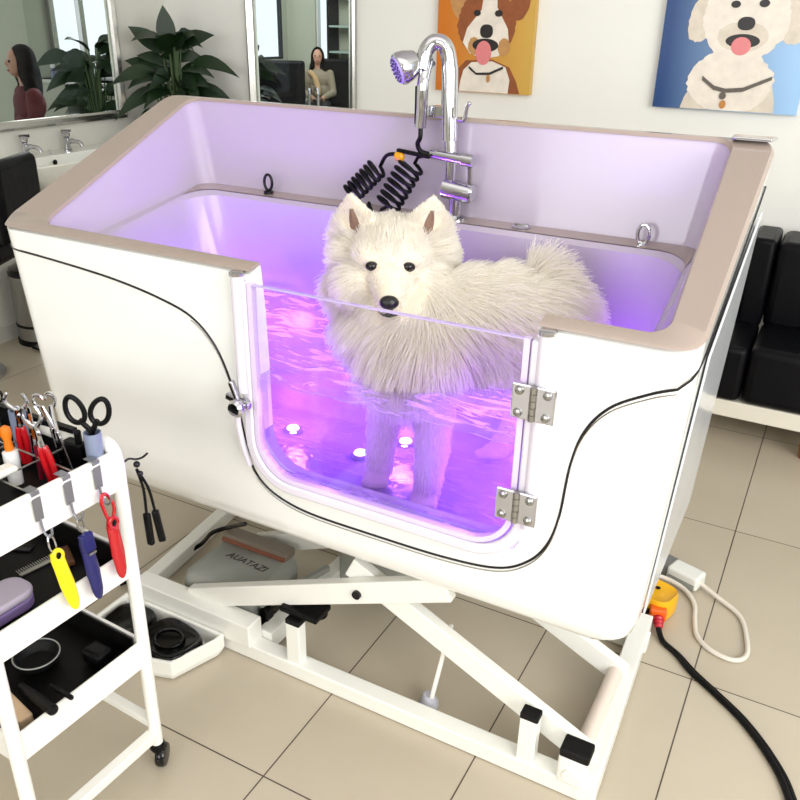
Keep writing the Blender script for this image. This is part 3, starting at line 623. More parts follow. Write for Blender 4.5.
# fur strands grown on the body
def grow_fur(me, off, n, seed):
    r = np.random.default_rng(seed); me.calc_loop_triangles(); nt_ = len(me.loop_triangles)
    tri = np.empty(nt_*3, int); me.loop_triangles.foreach_get('vertices', tri); tri = tri.reshape(-1, 3)
    co = np.empty(len(me.vertices)*3); me.vertices.foreach_get('co', co); co = co.reshape(-1, 3)+np.array(off); no = np.empty(len(me.vertices)*3); me.vertices.foreach_get('normal', no); no = no.reshape(-1, 3)
    A = np.linalg.norm(np.cross(co[tri[:, 1]]-co[tri[:, 0]], co[tri[:, 2]]-co[tri[:, 0]]), axis=1)
    cen = co[tri].mean(1); hd_ = np.array(HC); wgt = A*np.where(np.linalg.norm(cen-hd_, axis=1) < .14, 3.4, 1.0)*np.where(cen[:, 2] < .735, .25, 1)
    k = r.choice(nt_, n, p=wgt/wgt.sum()); u = r.random((n, 2)); fl = u.sum(1) > 1; u[fl] = 1-u[fl]; bc = np.stack([1-u.sum(1), u[:, 0], u[:, 1]], 1)
    P = (co[tri[k]]*bc[:, :, None]).sum(1); N = (no[tri[k]]*bc[:, :, None]).sum(1); N /= np.linalg.norm(N, axis=1, keepdims=True)
    Zc = np.array([z[0] for z in ZON]); Zl = np.array([z[1] for z in ZON]); Zf = np.array([z[2] for z in ZON]); Zi = np.array([z[3] for z in ZON]); Zr = np.array([z[4] for z in ZON])
    ln = np.empty(n); fw_ = np.empty((n, 3)); li = np.empty(n)
    for a in range(0, n, 4000):
        d = np.abs(np.linalg.norm(P[a:a+4000, None]-Zc[None], axis=2)-Zr[None]*.8)+.003; wz = 1/d**3; wz /= wz.sum(1, keepdims=True)
        ln[a:a+4000] = wz@Zl; fw_[a:a+4000] = wz@Zf; li[a:a+4000] = wz@Zi
    ec = [np.array(hp(s*.0345, .020, .0635)) for s in (-1, 1)]+[np.array(nc)]      # keep eyes and nose clear
    near = np.min([np.linalg.norm(P-e, axis=1) for e in ec], axis=0); ln *= np.clip((near-.008)/.022, .35, 1)
    keep = near > .0105
    ear = [np.array(hp(s*.064, .056, -.022).lerp(hp(s*.0785, .134, -.004), .25)) for s in (-1, 1)]
    fe = np.array(Fd)
    for e in ear: keep &= ~((np.linalg.norm(P-e, axis=1) < .024) & (N@fe > .35))
    keep &= P[:, 2] > .50
    P, N, ln, fw_, li = P[keep], N[keep], ln[keep], fw_[keep], li[keep]; m = len(P)
    fw_ -= N*(fw_*N).sum(1, keepdims=True)*.85; fw_ /= np.linalg.norm(fw_, axis=1, keepdims=True)+1e-9
    sc = 95; cl = np.stack([np.sin(P@(np.array(v)*sc)+ph) for v, ph in (((1, .3, .7), .1), ((-.6, 1, .5), 1.3), ((.4, -.8, 1), 2.2))], 1)+.6*np.stack([np.sin(P@(np.array(v)*sc*2.3)+ph) for v, ph in (((1, -.5, .2), .7), ((.3, 1, -.6), 2.3), ((-.7, .4, 1), 3.2))], 1)
    D = N*li[:, None]+fw_*(1-li[:, None]*.6)+cl*.11+r.normal(0, .09, (m, 3)); D /= np.linalg.norm(D, axis=1, keepdims=True)
    ln = ln*r.uniform(.6, 1.12, m)
    grav = np.array([0, 0, -1.0]); K = 5; pts_ = np.empty((m, K, 3))
    for i in range(K):
        t = i/(K-1); pts_[:, i] = P-N*.001+D*(ln*t)[:, None]+(fw_*.35+grav*.22)*(ln*t*t*.6)[:, None]
    return pts_
def fur_object(name, pts_, m, parent, r0, r1):
    n, K, _ = pts_.shape; hc_ = bpy.data.hair_curves.new(name); hc_.add_curves([K]*n)
    hc_.attributes['position'].data.foreach_set('vector', (pts_-np.array(OFF[parent.name])).reshape(-1).astype(np.float32))
    ra = hc_.attributes.get('radius') or hc_.attributes.new('radius', 'FLOAT', 'POINT')
    ra.data.foreach_set('value', np.tile(np.linspace(r0, r1, K), n).astype(np.float32)); hc_.materials.append(m)
    o = bpy.data.objects.new(name, hc_); C.objects.link(o); o.parent = parent; return o
def fur_material():
    m = bpy.data.materials.new('white_fur'); m.use_nodes = True; nt = m.node_tree; nt.nodes.clear(); out = nt.nodes.new('ShaderNodeOutputMaterial')
    hi = nt.nodes.new('ShaderNodeHairInfo'); cr = nt.nodes.new('ShaderNodeMix'); cr.data_type = 'RGBA'; cr.inputs[6].default_value = (.91, .87, .785, 1); cr.inputs[7].default_value = (.97, .945, .89, 1)
    nt.links.new(hi.outputs['Random'], cr.inputs[0])
    d = nt.nodes.new('ShaderNodeBsdfDiffuse'); t = nt.nodes.new('ShaderNodeBsdfTranslucent'); mx = nt.nodes.new('ShaderNodeMixShader'); mx.inputs[0].default_value = .5
    nt.links.new(cr.outputs[2], d.inputs[0]); nt.links.new(cr.outputs[2], t.inputs[0]); nt.links.new(d.outputs[0], mx.inputs[1]); nt.links.new(t.outputs[0], mx.inputs[2]); nt.links.new(mx.outputs[0], out.inputs[0]); return m
fur_object('fur', grow_fur(dme, OFF[dog.name], 90000, 3), fur_material(), dog, .00075, .0003)

# ------------------------------------------------------------------ tool trolley
LEG = Vector((.598, -.303, 0)); E1 = Vector((-.998, .05, 0)).normalized(); E2 = Vector((-.05, -.998, 0)).normalized()
TLN, TDP = .52, .275
def tp(a, b_, z): p = LEG+E1*a+E2*b_; return Vector((p.x, p.y, z))      # a along the trolley, b towards the viewer
tro = empty('tool_trolley', tp(TLN/2, TDP/2, 0), 'white metal three-tier tool trolley on castors, loaded with grooming tools', 'trolley')
for b_ in (0, TDP):
    pts = [tp(0, b_, .055), tp(0, b_, .705)]+bez([tp(0, b_, .705), tp(.006, b_, .728), tp(.022, b_, .738), tp(.045, b_, .732), tp(.075, b_, .722)], 5)[1:]+[tp(TLN-.08, b_, .722)]+bez([tp(TLN-.08, b_, .722), tp(TLN-.045, b_, .730), tp(TLN-.01, b_, .722), tp(TLN, b_, .700)], 5)[1:]+[tp(TLN, b_, .055)]
    build(MB().tube(pts, .0125, 14), 'tube_frame', WMETAL, tro, smooth=True, angle=60)
TRAYIN = mat('black_tray_liner', (7, 6, 6), .5, var=.3, scale=40, spec=.2)
for z0, z1 in ((.655, .722), (.475, .530), (.265, .326)):
    b = MB()
    for (a0, b0, a1, b1) in ((0, 0, 0, TDP), (TLN, 0, TLN, TDP), (0, 0, TLN, 0), (0, TDP, TLN, TDP)):
        b.bar(tp(a0, b0, (z0+z1)/2), tp(a1, b1, (z0+z1)/2), .005, z1-z0)
    b.prism([tp(0, 0, z0), tp(TLN, 0, z0), tp(TLN, TDP, z0), tp(0, TDP, z0)], (0, 0, .004))
    t = build(b, 'tray', WMETAL, tro, bevel=.001)
    zl = z0+.004 if z0 < .6 else .600
    build(MB().prism([tp(.006, .006, zl), tp(TLN-.006, .006, zl), tp(TLN-.006, TDP-.006, zl), tp(.006, TDP-.006, zl)], (0, 0, .006)) if z0 < .6 else MB().prism([tp(.006, .006, z0+.0045), tp(TLN-.006, .006, z0+.0045), tp(TLN-.006, TDP-.006, z0+.0045), tp(.006, TDP-.006, z0+.0045)], (0, 0, .004)), 'tray_liner', TRAYIN, t)
    b = MB()
    for (a0, b0, a1, b1) in ((.02, .0075, TLN-.02, .0075), (.02, TDP-.0075, TLN-.02, TDP-.0075), (TLN-.0065, .02, TLN-.0065, TDP-.02), (.0065, .02, .0065, TDP-.02)):
        if a0 > .01 or z0 < 0: b.bar(tp(a0, b0, (z0+z1)/2+.004), tp(a1, b1, (z0+z1)/2+.004), .003, z1-z0-.012)
    build(b, 'side_liner', TRAYIN, t)
build(MB().tube([tp(0, 0, .724), tp(0, TDP, .724)], .0075, 10), 'end_rail', WMETAL, tro, smooth=True)
build(MB().bar(tp(0, 0, .088), tp(0, TDP, .088), .022, .022), 'foot_rail', WMETAL, tro, bevel=.002)
build(MB().bar(tp(0, .0, .115), tp(TLN, .0, .115), .020, .016), 'foot_rail', WMETAL, tro, bevel=.002)
for a in (0, TLN):
    for b_ in (0, TDP):
        c = tp(a, b_, 0); k = build(MB().lathe([(.0135, .046), (.0155, .050), (.0155, .060), (.0128, .064)], c).box(c+Vector((-.012, -.004, .03)), c+Vector((.012, .012, .05))), 'castor', BLACK, tro, smooth=True)
        q = c+Vector((.004, .006, .0245)); build(MB().lathe([(.016, -.010), (.022, -.009), (.0245, -.004), (.0245, .004), (.022, .009), (.016, .010)], q, (1, .5, 0)), 'wheel', BLACKG, k, smooth=True)
b = MB().box(tp(TLN-.02, .012, .676)+Vector((0, -.001, 0)), tp(.10, .008, .742)+Vector((0, .004, 0)))
build(b, 'tool_rack', BLACK, tro)
b = MB()
for a in (.10, .19, .30, .41): b.tube([tp(a, .008, .716), tp(a, TDP-.008, .716)], .0018, 6)
for b_ in (.07, .15, .21): b.tube([tp(.006, b_, .716), tp(TLN-.008, b_, .716)], .0018, 6)
build(b, 'wire_divider', STEEL, tro, smooth=True)
HOOKS = [.046, .103, .160]
for b_ in HOOKS:
    k = MB(); e = Vector((.0055, 0, 0)); s2 = E2*.0075
    k.prism([tp(0, b_, .733)+e-s2, tp(0, b_, .733)+e+s2, tp(0, b_, .682)+e+s2, tp(0, b_, .682)+e-s2], (.0015, 0, 0))
    k.prism([tp(-.004, b_, .733)-s2, tp(-.004, b_, .733)+s2, tp(.014, b_, .733)+s2, tp(.014, b_, .733)-s2], (0, 0, .0015))
    k.tube(bez([tp(-.007, b_, .686), tp(-.010, b_, .664), tp(-.020, b_, .656), tp(-.030, b_, .664), tp(-.032, b_, .676)], 5), .0022, 8)
    build(k, 'strap_hook', mat('grey_steel_strap', (140, 142, 146), .35, .7, var=.1), tro, bevel=.0005)
# tools on the hooks
RED = mat('red_handle', (186, 18, 28), .25, coat=.4, var=.08); YEL = mat('yellow_handle', (245, 226, 12), .3, coat=.3, var=.04); BLU = mat('navy_handle', (14, 18, 92), .28, coat=.3, var=.08)
def handle_tool(name, b_, mt, ln, lab, ringm, tilt, nick=False):
    top = tp(-.021, b_, .6585); dn = Vector((.04, tilt, -1)).normalized()
    t = empty(name, top+dn*(ln+.05), lab, 'grooming tool', 'tools hanging on the trolley hooks'); s_ = E2
    a0 = top+dn*.034
    prof = [(0, .0095), (.10, .0118), (.25, .0118), (.55, .0128), (.85, .0105), (.95, .0075), (1, .0035)]
    rg = [[a0+dn*ln*f+s_*r*math.cos(q)+Vector((1, 0, 0))*r*.55*math.sin(q) for q in np.linspace(0, 2*math.pi, 19)[:-1]] for f, r in prof]
    build(MB().rings(rg), 'handle', mt, t, smooth=True, angle=60)
    build(MB().tube([a0+dn*(.004)+s_*.0078*math.cos(q)+dn*.0095*math.sin(q)+Vector((.004, 0, 0)) for q in np.linspace(0, 2*math.pi, 21)[:-1]], .0038, 8, closed=True), 'eyelet', mt, t, smooth=True)
    build(MB().ell(a0+dn*.004+Vector((.0065, 0, 0)), (.0012, .0045, .006)), 'eyelet_hole', BLACK, t, smooth=True)
    if ringm == 'chrome':
        build(MB().tube([top+dn*.018+s_*.008*math.cos(q)+dn*.0185*math.sin(q)+Vector((.004*math.cos(q), 0, 0)) for q in np.linspace(0, 2*math.pi, 25)[:-1]], .0016, 8, closed=True), 'key_ring', CHROME, t, smooth=True)
    elif ringm == 'cap':
        build(MB().prism([a0-dn*.006-s_*.012, a0-dn*.006+s_*.012, a0+dn*.028+s_*.012, a0+dn*.028-s_*.012], (.009, 0, 0)), 'blade_guard', BLU, t, bevel=.002); build(MB().bar(a0-dn*.02, a0+dn*.01, .008, .003).tube([top+dn*.012+s_*.006*math.cos(q)+dn*.0125*math.sin(q) for q in np.linspace(0, 2*math.pi, 21)[:-1]], .0018, 8, closed=True).bar(a0+dn*.030-s_*.008+Vector((.01, 0, 0)), a0+dn*.030+s_*.006+Vector((.01, 0, 0)), .003, .004), 'clip', STEEL, t)
    else:
        build(MB().tube(bez([a0-s_*.004, a0-dn*.022-s_*.011, a0-dn*.048-s_*.002, a0-dn*.052+s_*.007, a0-dn*.040+s_*.011, a0-dn*.018+s_*.008, a0+s_*.004], 6), .0030, 8), 'carabiner', RED, t, smooth=True)
    return t
handle_tool('dematting_comb', HOOKS[2], YEL, .120, 'yellow-handled grooming tool on a steel ring, hanging from the trolley hook', 'chrome', .14)
handle_tool('nail_file', HOOKS[1], BLU, .128, 'navy blue grooming tool with a steel clip, hanging from the middle trolley hook', 'cap', .06)
handle_tool('flea_comb', HOOKS[0], RED, .118, 'red-handled grooming tool with a red snap hook, hanging nearest the trolley corner', 'red', .03)
t = empty('grooming_loop', (.612, -.268, .50), 'pair of thin black grooming loops with sliders dangling behind the trolley corner', 'leash')
for dy, z1, k in ((0, .52, 0), (.012, .526, 1)):
    p0 = Vector((.606, -.270, .690))
    build(MB().tube(bez([p0+Vector((0, 0, -.01)), p0+Vector((.006+.004*k, .004+dy*.6, -.05)), p0+Vector((.006+.006*k, .004+dy*1.2, -.10))], 6), .0026, 8), 'cord', BLACK, t, smooth=True)
    q = p0+Vector((.006+.006*k, .004+dy*1.2, -.10)); build(MB().bar(q, q+Vector((.002+.004*k, .004*k, -.066)), .010, .013), 'grip', BLACK, t, bevel=.003)
build(MB().tube(bez([(.598, -.290, .700), (.602, -.28, .704), (.608, -.270, .700), (.618, -.264, .704), (.626, -.260, .712)], 5), .002, 8).ell((.608, -.270, .690), .006).ell((.612, -.268, .672), .005), 'ring_hook', DARKM, t, smooth=True)
# tools standing in the top tray
def up(px, py, z=.642): return at_z(px, py, z)
def at_tray(a, b_, z=.6725): return tp(a, b_, z)
cup = empty('tool_cup', at_tray(.018, .026, .6725), 'grey-blue plastic tube cup in the trolley corner, holding the black-handled scissors', 'cup')
c = at_tray(.018, .026, .6725)
build(MB().lathe([(.0115, 0), (.0140, .055), (.0145, .098), (.0125, .098), (.012, .055), (.010, .004), (0, .004)], c), 'cup_body', mat('grey_blue_plastic', (128, 138, 162), .35, var=.05), cup, smooth=True)
sc = empty('scissors', c+Vector((0, 0, .01)), 'scissors with two large black loop handles standing in the grey-blue cup', 'scissors')
sx = Vector((.92, .39, 0)); uz = Vector((0, 0, 1))
for s, tilt in ((-1, .16), (1, -.02)):
    o_ = c+Vector((0, 0, .103)); cc = o_+sx*(s*.0215-.002)+uz*(.034-.003*s*0); a = math.radians(-18*s-4)
    ax = sx*math.cos(a)+uz*math.sin(a); ay = -sx*math.sin(a)+uz*math.cos(a)
    build(MB().tube([cc+ax*.0148*math.cos(q)*(1-.14*math.sin(q))+ay*.0235*math.sin(q) for q in np.linspace(0, 2*math.pi, 29)[:-1]], .0044, 10, closed=True), 'finger_loop', BLACK, sc, smooth=True)
    build(MB().tube([cc-ay*.018, o_+sx*s*.003, o_-uz*.012-sx*s*.002], [.0042, .0048, .004], 10), 'shank', BLACK, sc, smooth=True)
    build(MB().bar(o_-uz*.008, o_-uz*.092-sx*s*.003, .008, .002, (0, 1, 0)), 'blade', STEEL, sc)
def clipper(b, a, px_, lab, ht, lean, hm, grp='tools standing in the top tray', jaws=1.0):
    p = at_tray(a, b, .6725); t = empty('nail_clipper', p, lab, 'nail clipper', grp); d = (uz+sx*lean).normalized(); sd = (sx-d*sx.dot(d)).normalized()
    for s in (-1, 1):
        build(MB().tube(bez([p+sd*s*.004, p+d*ht*.35+sd*s*.0062, p+d*ht*.55+sd*s*.003], 6), [.0055]*12+[.0045], 10), 'grip', hm, t, smooth=True)
    build(MB().tube([p+d*ht*.55, p+d*ht*.80], [.0058, .0048], 10).ell(p+d*ht*.72, (.0075, .0045, .0075)), 'neck', CHROME, t, smooth=True)
    for s in (-1, 1):
        build(MB().tube(bez([p+d*ht*.78, p+d*(ht*.84)+sd*s*.010*jaws, p+d*(ht*.92)+sd*s*.0155*jaws, p+d*ht*1.04+sd*s*.010*jaws], 6), [.0036]*12+[.003]*6+[.0012], 8), 'jaw', CHROME, t, smooth=True)
    build(MB().tube([p+d*(ht*.80)+sd*.0065*math.cos(q)+d*.0065*math.sin(q) for q in np.linspace(0, 2*math.pi, 17)[:-1]], .0014, 6, closed=True), 'spring_ring', STEEL, t, smooth=True)
    return t
clipper(.076, .062, 0, 'red-gripped steel nail clipper standing nearest the white end rail of the trolley', .148, -.16, RED)
clipper(.046, .180, 0, 'red-gripped steel nail clipper with wide open jaws, further back in the top tray', .130, .0, RED, jaws=1.3)
def forceps(b_, a, lab, lean, ln):
    p = at_tray(a, b_, .6725); t = empty('forceps', p, lab, 'forceps', 'tools standing in the top tray'); d = (uz+sx*lean).normalized(); sd = (sx-d*sx.dot(d)).normalized()
    build(MB().tube([p, p+d*ln*.55], [.0016, .0042], 8), 'tip', CHROME, t, smooth=True)
    for s in (-1, 1):
        build(MB().tube(bez([p+d*ln*.52, p+d*ln*.72+sd*s*.004, p+d*ln*.86+sd*s*.008], 5), .0024, 8), 'shank', CHROME, t, smooth=True)
        build(MB().tube([p+d*ln*.93+sd*(s*.011+.0085*math.cos(q))+d*.011*math.sin(q) for q in np.linspace(.2 if s < 0 else -1.3, 4.6 if s < 0 else 3.0, 16)], .0021, 8), 'finger_ring', CHROME, t, smooth=True)
forceps(.034, .068, 'long steel forceps leaning left, just beside the grey-blue scissor cup', -.22, .160)
forceps(.020, .120, 'short steel forceps behind the red-gripped nail clippers', -.10, .135)
p = at_tray(.112, .068, .6725); t = empty('stripping_knife', p, 'slim red and steel stripping knife standing between the two red nail clippers', 'grooming tool')
build(MB().tube([p, p+uz*.064], [.004, .0045], 8), 'grip', mat('dark_red_grip', (120, 16, 40), .3, var=.1), t, smooth=True); build(MB().bar(p+uz*.058, p+uz*.135, .0075, .0022, (0, 1, 0)), 'blade', CHROME, t, bevel=.0006)
p = at_tray(.135, .100, .6725); t = empty('powder_brush', p, 'orange-tipped brush standing in a white tube in the top tray', 'brush'); d = Vector((-.10, .05, 1)).normalized()
build(MB().lathe([(.0115, 0), (.0125, .03), (.0125, .058), (.008, .060)], p, d), 'tube_holder', mat('white_tube', (232, 232, 232), .3, var=.02), t, smooth=True)
build(MB().lathe([(.006, .058), (.0075, .066), (.006, .078), (.0095, .088), (.0085, .100), (.003, .104)], p, d), 'brush_tip', mat('orange_plastic', (232, 120, 24), .35, var=.2, scale=60), t, smooth=True)
b = MB(); p = at_tray(.102, .118, .7185); b.prism([p-E1*.014, p-E1*.014+E2*.14, p+E1*.014+E2*.14, p+E1*.014], (0, 0, .012))
label(build(b, 'plastic_case', mat('off_white_plastic', (236, 234, 226), .3, var=.02), None, bevel=.006, seg=3), 'flat off-white plastic case lying across the wire divider of the top tray', 'case')
p = at_tray(.222, .060, .6725); t = empty('shears', p, 'small black-ringed shears at the left end of the top tray', 'scissors')
for s in (-1, 1):
    build(MB().tube([p+uz*.125+sx*(s*.010+.0085*math.cos(q))+uz*.011*math.sin(q) for q in np.linspace(0, 2*math.pi, 19)[:-1]], .0024, 8, closed=True), 'finger_loop', BLACK, t, smooth=True); build(MB().tube([p+uz*.114+sx*s*.006, p+uz*.075, p], [.003, .004, .002], 8), 'blade', STEEL, t, smooth=True)
p = at_tray(.200, .035, .6725)
label(build(MB().lathe([(.013, 0), (.014, .07), (.014, .094), (.0115, .094), (.011, .01), (0, .01)], p), 'tool_tube', mat('grey_blue_plastic', (0, 0, 0)), None, smooth=True), 'grey-blue tool tube at the back of the top tray near the black-ringed shears', 'cup')
p = at_tray(.075, .020, .6725)
label(build(MB().box(p+Vector((-.022, -.010, 0)), p+Vector((.022, .010, .062))).lathe([(.006, .06), (.006, .085), (.0, .086)], p+Vector((.010, 0, 0))), 'clipper_comb_case', BLACK, None, bevel=.003), 'black clipper case standing at the far side of the top tray', 'case')
# middle tray
p = at_tray(.092, .205, .4855)
t = empty('soap_box', p, 'lilac rounded plastic box lying in the middle tray', 'box')
def slab(hw, hl, r): return [p+E1*x+E2*y for x, y in rrect(-hw, hw, -hl, hl, r, 8, None, 2, 2)]
build(MB().prism(slab(.033, .060, .026), (0, 0, .020)), 'base', mat('lilac_plastic', (150, 128, 186), .3, var=.04), t, bevel=.004, seg=3)
lid_ = build(MB().prism([q+Vector((0, 0, .0205)) for q in slab(.034, .061, .027)], (0, 0, .015)), 'lid', mat('grey_lilac_plastic', (184, 174, 190), .3, var=.04), t, bevel=.006, seg=3)
for k, (a0, b0, a1, b1, mname, lab) in enumerate(((.14, .05, .15, .12, STEEL, 'thin steel comb lying in the middle tray behind the blue tool'), (.20, .06, .28, .10, DARKM, 'dark metal comb lying at the back of the middle tray'))):
    A = tp(a0, b0, .488); B = tp(a1, b1, .488); t = MB().bar(A, B, .010, .003)
    for q in range(16): c = A.lerp(B, (q+.5)/16); t.bar(c, c+Vector(((B-A).normalized().y, -(B-A).normalized().x, 0))*.018, .0015, .0015)
    label(build(t, 'comb', mname, None), lab, 'comb')
A = tp(.10, .055, .492); B = tp(.15, .03, .492)
label(build(MB().bar(A, B, .022, .012), 'bristle_brush', mat('brown_bristle', (92, 56, 34), .6, var=.3, scale=80), None, bevel=.003), 'brown-backed bristle brush lying in the middle tray near the red tool', 'brush')
# bottom tray
p = tp(.160, .115, .279)
t = empty('collapsible_bowl', p, 'round black rubber bowl with a grey rim lying in the bottom tray', 'bowl')
build(MB().lathe([(.030, 0), (.040, .012), (.042, .022), (.039, .022), (.036, .012), (.028, .004), (0, .004)], p), 'bowl_body', RUBBER, t, smooth=True)
build(MB().tube([p+Vector((.0415*math.cos(q), .0415*math.sin(q), .0225)) for q in np.linspace(0, 2*math.pi, 41)[:-1]], .0014, 6, closed=True), 'rim', GREYP, t, smooth=True)
for k, (q0, q1, r_, lab) in enumerate(((tp(.12, .178, .293), tp(-.012, .206, .333), .0095, 'thick black clipper handle poking over the edge of the bottom tray'), (tp(.07, .152, .300), tp(-.016, .172, .334), .0045, 'thin black rod poking over the edge of the bottom tray'))):
    label(build(MB().tube([q0, q0.lerp(q1, .5), q1, q1+(q1-q0).normalized()*.004], [r_*.8, r_, r_, r_*.6], 14), 'hair_trimmer', BLACK, None, smooth=True), lab, 'grooming tool')
q0 = tp(.035, .228, .295); q1 = tp(.14, .212, .295)
label(build(MB().bar(q0, q1, .026, .03), 'wooden_block_brush', mat('pale_wood', (206, 176, 142), .5, var=.15, scale=20), None, bevel=.004), 'pale wooden brush block lying in the near corner of the bottom tray', 'brush')
for k, (a, b_, w_, d_, h_) in enumerate(((.04, .05, .05, .04, .03), (.30, .12, .10, .09, .05))):
    c = tp(a+.03, b_, .279); label(build(MB().box(c+Vector((-w_/2, -d_/2, 0)), c+Vector((w_/2, d_/2, h_))), 'clipper_charger' if k == 0 else 'tool_case', BLACK, None, bevel=.01, seg=3), ['black clipper charger lying at the far corner of the bottom tray', 'black tool case at the left end of the bottom tray'][k], 'case')

# ------------------------------------------------------------------ things on the floor by the tub
tray = empty('pedal_tray', (.345, -.04, 0), 'white moulded tray holding a glossy black foot pedal beside the lift frame', 'tray')
b = MB(); o1 = [(.19, .02), (.19, -.085), (.215, -.122), (.42, -.132), (.465, -.118), (.505, .0), (.505, .02)]
def inset(P, d): cx = sum(p[0] for p in P)/len(P); cy = sum(p[1] for p in P)/len(P); return [(cx+(x-cx)*(1-d/.15), cy+(y-cy)*(1-d/.075)) for x, y in P]
b.rings([[Vector((x, y, z)) for x, y in P] for P, z in ((inset(o1, .006), .004), (o1, .02), (o1, .058), (inset(o1, .009), .058), (inset(o1, .012), .018))])
build(b, 'tray_shell', WMETAL, tray, bevel=.003)
ped = empty('foot_pedal', (.345, -.05, .02), 'glossy black rounded foot pedal lying in the white tray under the trolley corner', 'pedal')
def blob2(c, ax, ay, z0, z1, mbx, rot=0, n=28):
    R = Matrix.Rotation(rot, 3, 'Z'); P = []
    for q in np.linspace(0, 2*math.pi, n+1)[:-1]:
        ce, se = math.cos(q), math.sin(q); P.append(R @ Vector((ax*math.copysign(abs(ce)**.6, ce), ay*math.copysign(abs(se)**.6, se), 0)))
    c = Vector(c); mbx.rings([[c+p*.96+Vector((0, 0, z0)) for p in P], [c+p+Vector((0, 0, z0+.008)) for p in P], [c+p+Vector((0, 0, z1-.010)) for p in P], [c+p*.93+Vector((0, 0, z1)) for p in P], [c+p*.78+Vector((0, 0, z1-.006)) for p in P]])
b = MB(); blob2((.405, -.058, .022), .074, .060, 0, .040, b, -.15); build(b, 'treadle', BLACKG, ped, smooth=True, angle=40)
b = MB(); blob2((.268, -.052, .022), .058, .058, 0, .034, b, .05); build(b, 'treadle', BLACKG, ped, smooth=True, angle=40)
build(MB().tube([(.405+.035*math.cos(q), -.058+.030*math.sin(q), .059) for q in np.linspace(0, 2*math.pi, 25)[:-1]], .003, 8, closed=True), 'tread_ring', BLACKG, ped, smooth=True)
cm = empty('air_pump', (.39, .20, 0), 'grey plastic pump unit with dark lettering, lying under the tub', 'pump')
b = MB(); b.rings([[Vector((x, y, z)) for x, y in rrect(.315-k, .535+k, .085-k, .300+k, .03)] for k, z in ((-.006, .004), (0, .012), (.002, .09), (-.004, .118), (-.016, .130))])
build(b, 'housing', GREYP, cm, smooth=True, angle=50)
build(MB().box((.322, .245, .124), (.528, .29, .150)), 'lid_ridge', mat('brownish_grey_plastic', (128, 116, 104), .4, var=.1), cm, bevel=.008, seg=3)
build(MB().prism([(.325, .246, .136), (.526, .246, .136), (.526, .238, .131), (.325, .238, .131)], (0, 0, .004)), 'red_strip', mat('dull_red_strip', (134, 84, 66), .4, var=.1), cm)
put('lettering', text_mesh('AUATAZI', .030, Vector((.440, .195, .1305))-OFF[cm.name], (1, -.06, 0), (.05, 1, 0), .001, .25), mat('dark_lettering', (52, 50, 48), .5, var=.1), cm)
build(MB().box((.548, .10, .0), (.572, .13, .09)), 'latch_foot', BLACK, cm, bevel=.004)
label(build(MB().tube(bez([at_z(120, 584, .01), at_z(146, 574, .01), at_z(172, 560, .012), at_z(200, 545, .03), at_z(212, 533, .12), at_z(230, 527, .16), at_z(245, 524, .30)], 8), .006, 8), 'pump_cable', BLACK, None, smooth=True), 'black cable looping from the floor over the grey pump under the tub', 'cable')
ts = empty('water_tank', (.80, .40, 0), 'grey box unit standing on the lift base behind the grey pump', 'box')
build(MB().box((.61, .36, .003), (.80, .51, .16)), 'box_body', GREYP, ts, bevel=.012, seg=3); build(MB().box((.62, .37, .16), (.79, .50, .172)), 'box_lid', mat('pale_lid', (186, 186, 176), .4, var=.03), ts, bevel=.004)
# power lead, plug and adapter
ad = empty('power_adapter', (1.42, .86, 0), 'grey-white power adapter box lying on the tiles beside the tub', 'adapter')
R_ = Matrix.Rotation(math.radians(-18), 3, 'Z'); 
build(MB().box((1.378, .832, .002), (1.468, .888, .044), R_), 'adapter_case', mat('white_adapter_plastic', (222, 222, 216), .35, var=.02), ad, bevel=.008, seg=3)
build(MB().box((1.340, .838, .002), (1.384, .898, .038), R_, (1.423, .86, .02)), 'adapter_end', mat('mid_grey_plastic', (112, 112, 110), .4, var=.1), ad, bevel=.006)
build(MB().box((1.385, .8315, .004), (1.462, .8335, .022), R_, (1.423, .86, .02)), 'adapter_base', GREYP, ad)
label(build(MB().tube(bez([(1.462, .848, .02), (1.51, .822, .012), (1.578, .775, .006), (1.606, .69, .006), (1.612, .625, .006), (1.585, .595, .006), (1.535, .603, .006), (1.495, .640, .006), (1.478, .70, .006), (1.465, .765, .007), (1.430, .810, .012), (1.375, .822, .02), (1.33, .80, .03)], 8), .0062, 10), 'white_cord', mat('white_cord_rubber', (216, 208, 196), .4, var=.03), None, smooth=True), 'white cord looping over the tiles from the power adapter', 'cord')
pl = empty('yellow_plug', (1.375, .68, 0), 'yellow and orange power plug with a red collar lying against the tub end', 'plug')
b = MB(); blob2((1.374, .700, .003), .050, .046, 0, .060, b, -.3); build(b, 'plug_body', mat('yellow_plastic', (232, 172, 20), .3, var=.08), pl, smooth=True, angle=45)
b = MB(); blob2((1.345, .665, .003), .036, .030, 0, .034, b, .2); build(b, 'socket_block', BLACK, pl, smooth=True, angle=45)
build(MB().box((1.368, .632, .014), (1.410, .682, .050), Matrix.Rotation(.25, 3, 'Z')), 'orange_clip', mat('orange_red_plastic', (222, 96, 22), .3, var=.06), pl, bevel=.006, seg=3)
build(MB().lathe([(.0135, 0), (.0145, .006), (.0115, .010), (.013, .015), (.010, .020), (.011, .025), (.007, .032)], (1.396, .636, .026), (.30, -.92, -.25), 16), 'collar', mat('crimson_collar', (182, 24, 44), .35, var=.08), pl, smooth=True)
build(MB().lathe([(.005, 0), (.007, .002), (.004, .004), (0, .004)], (1.374, .708, .062)), 'plug_screw', BLACK, pl, smooth=True)
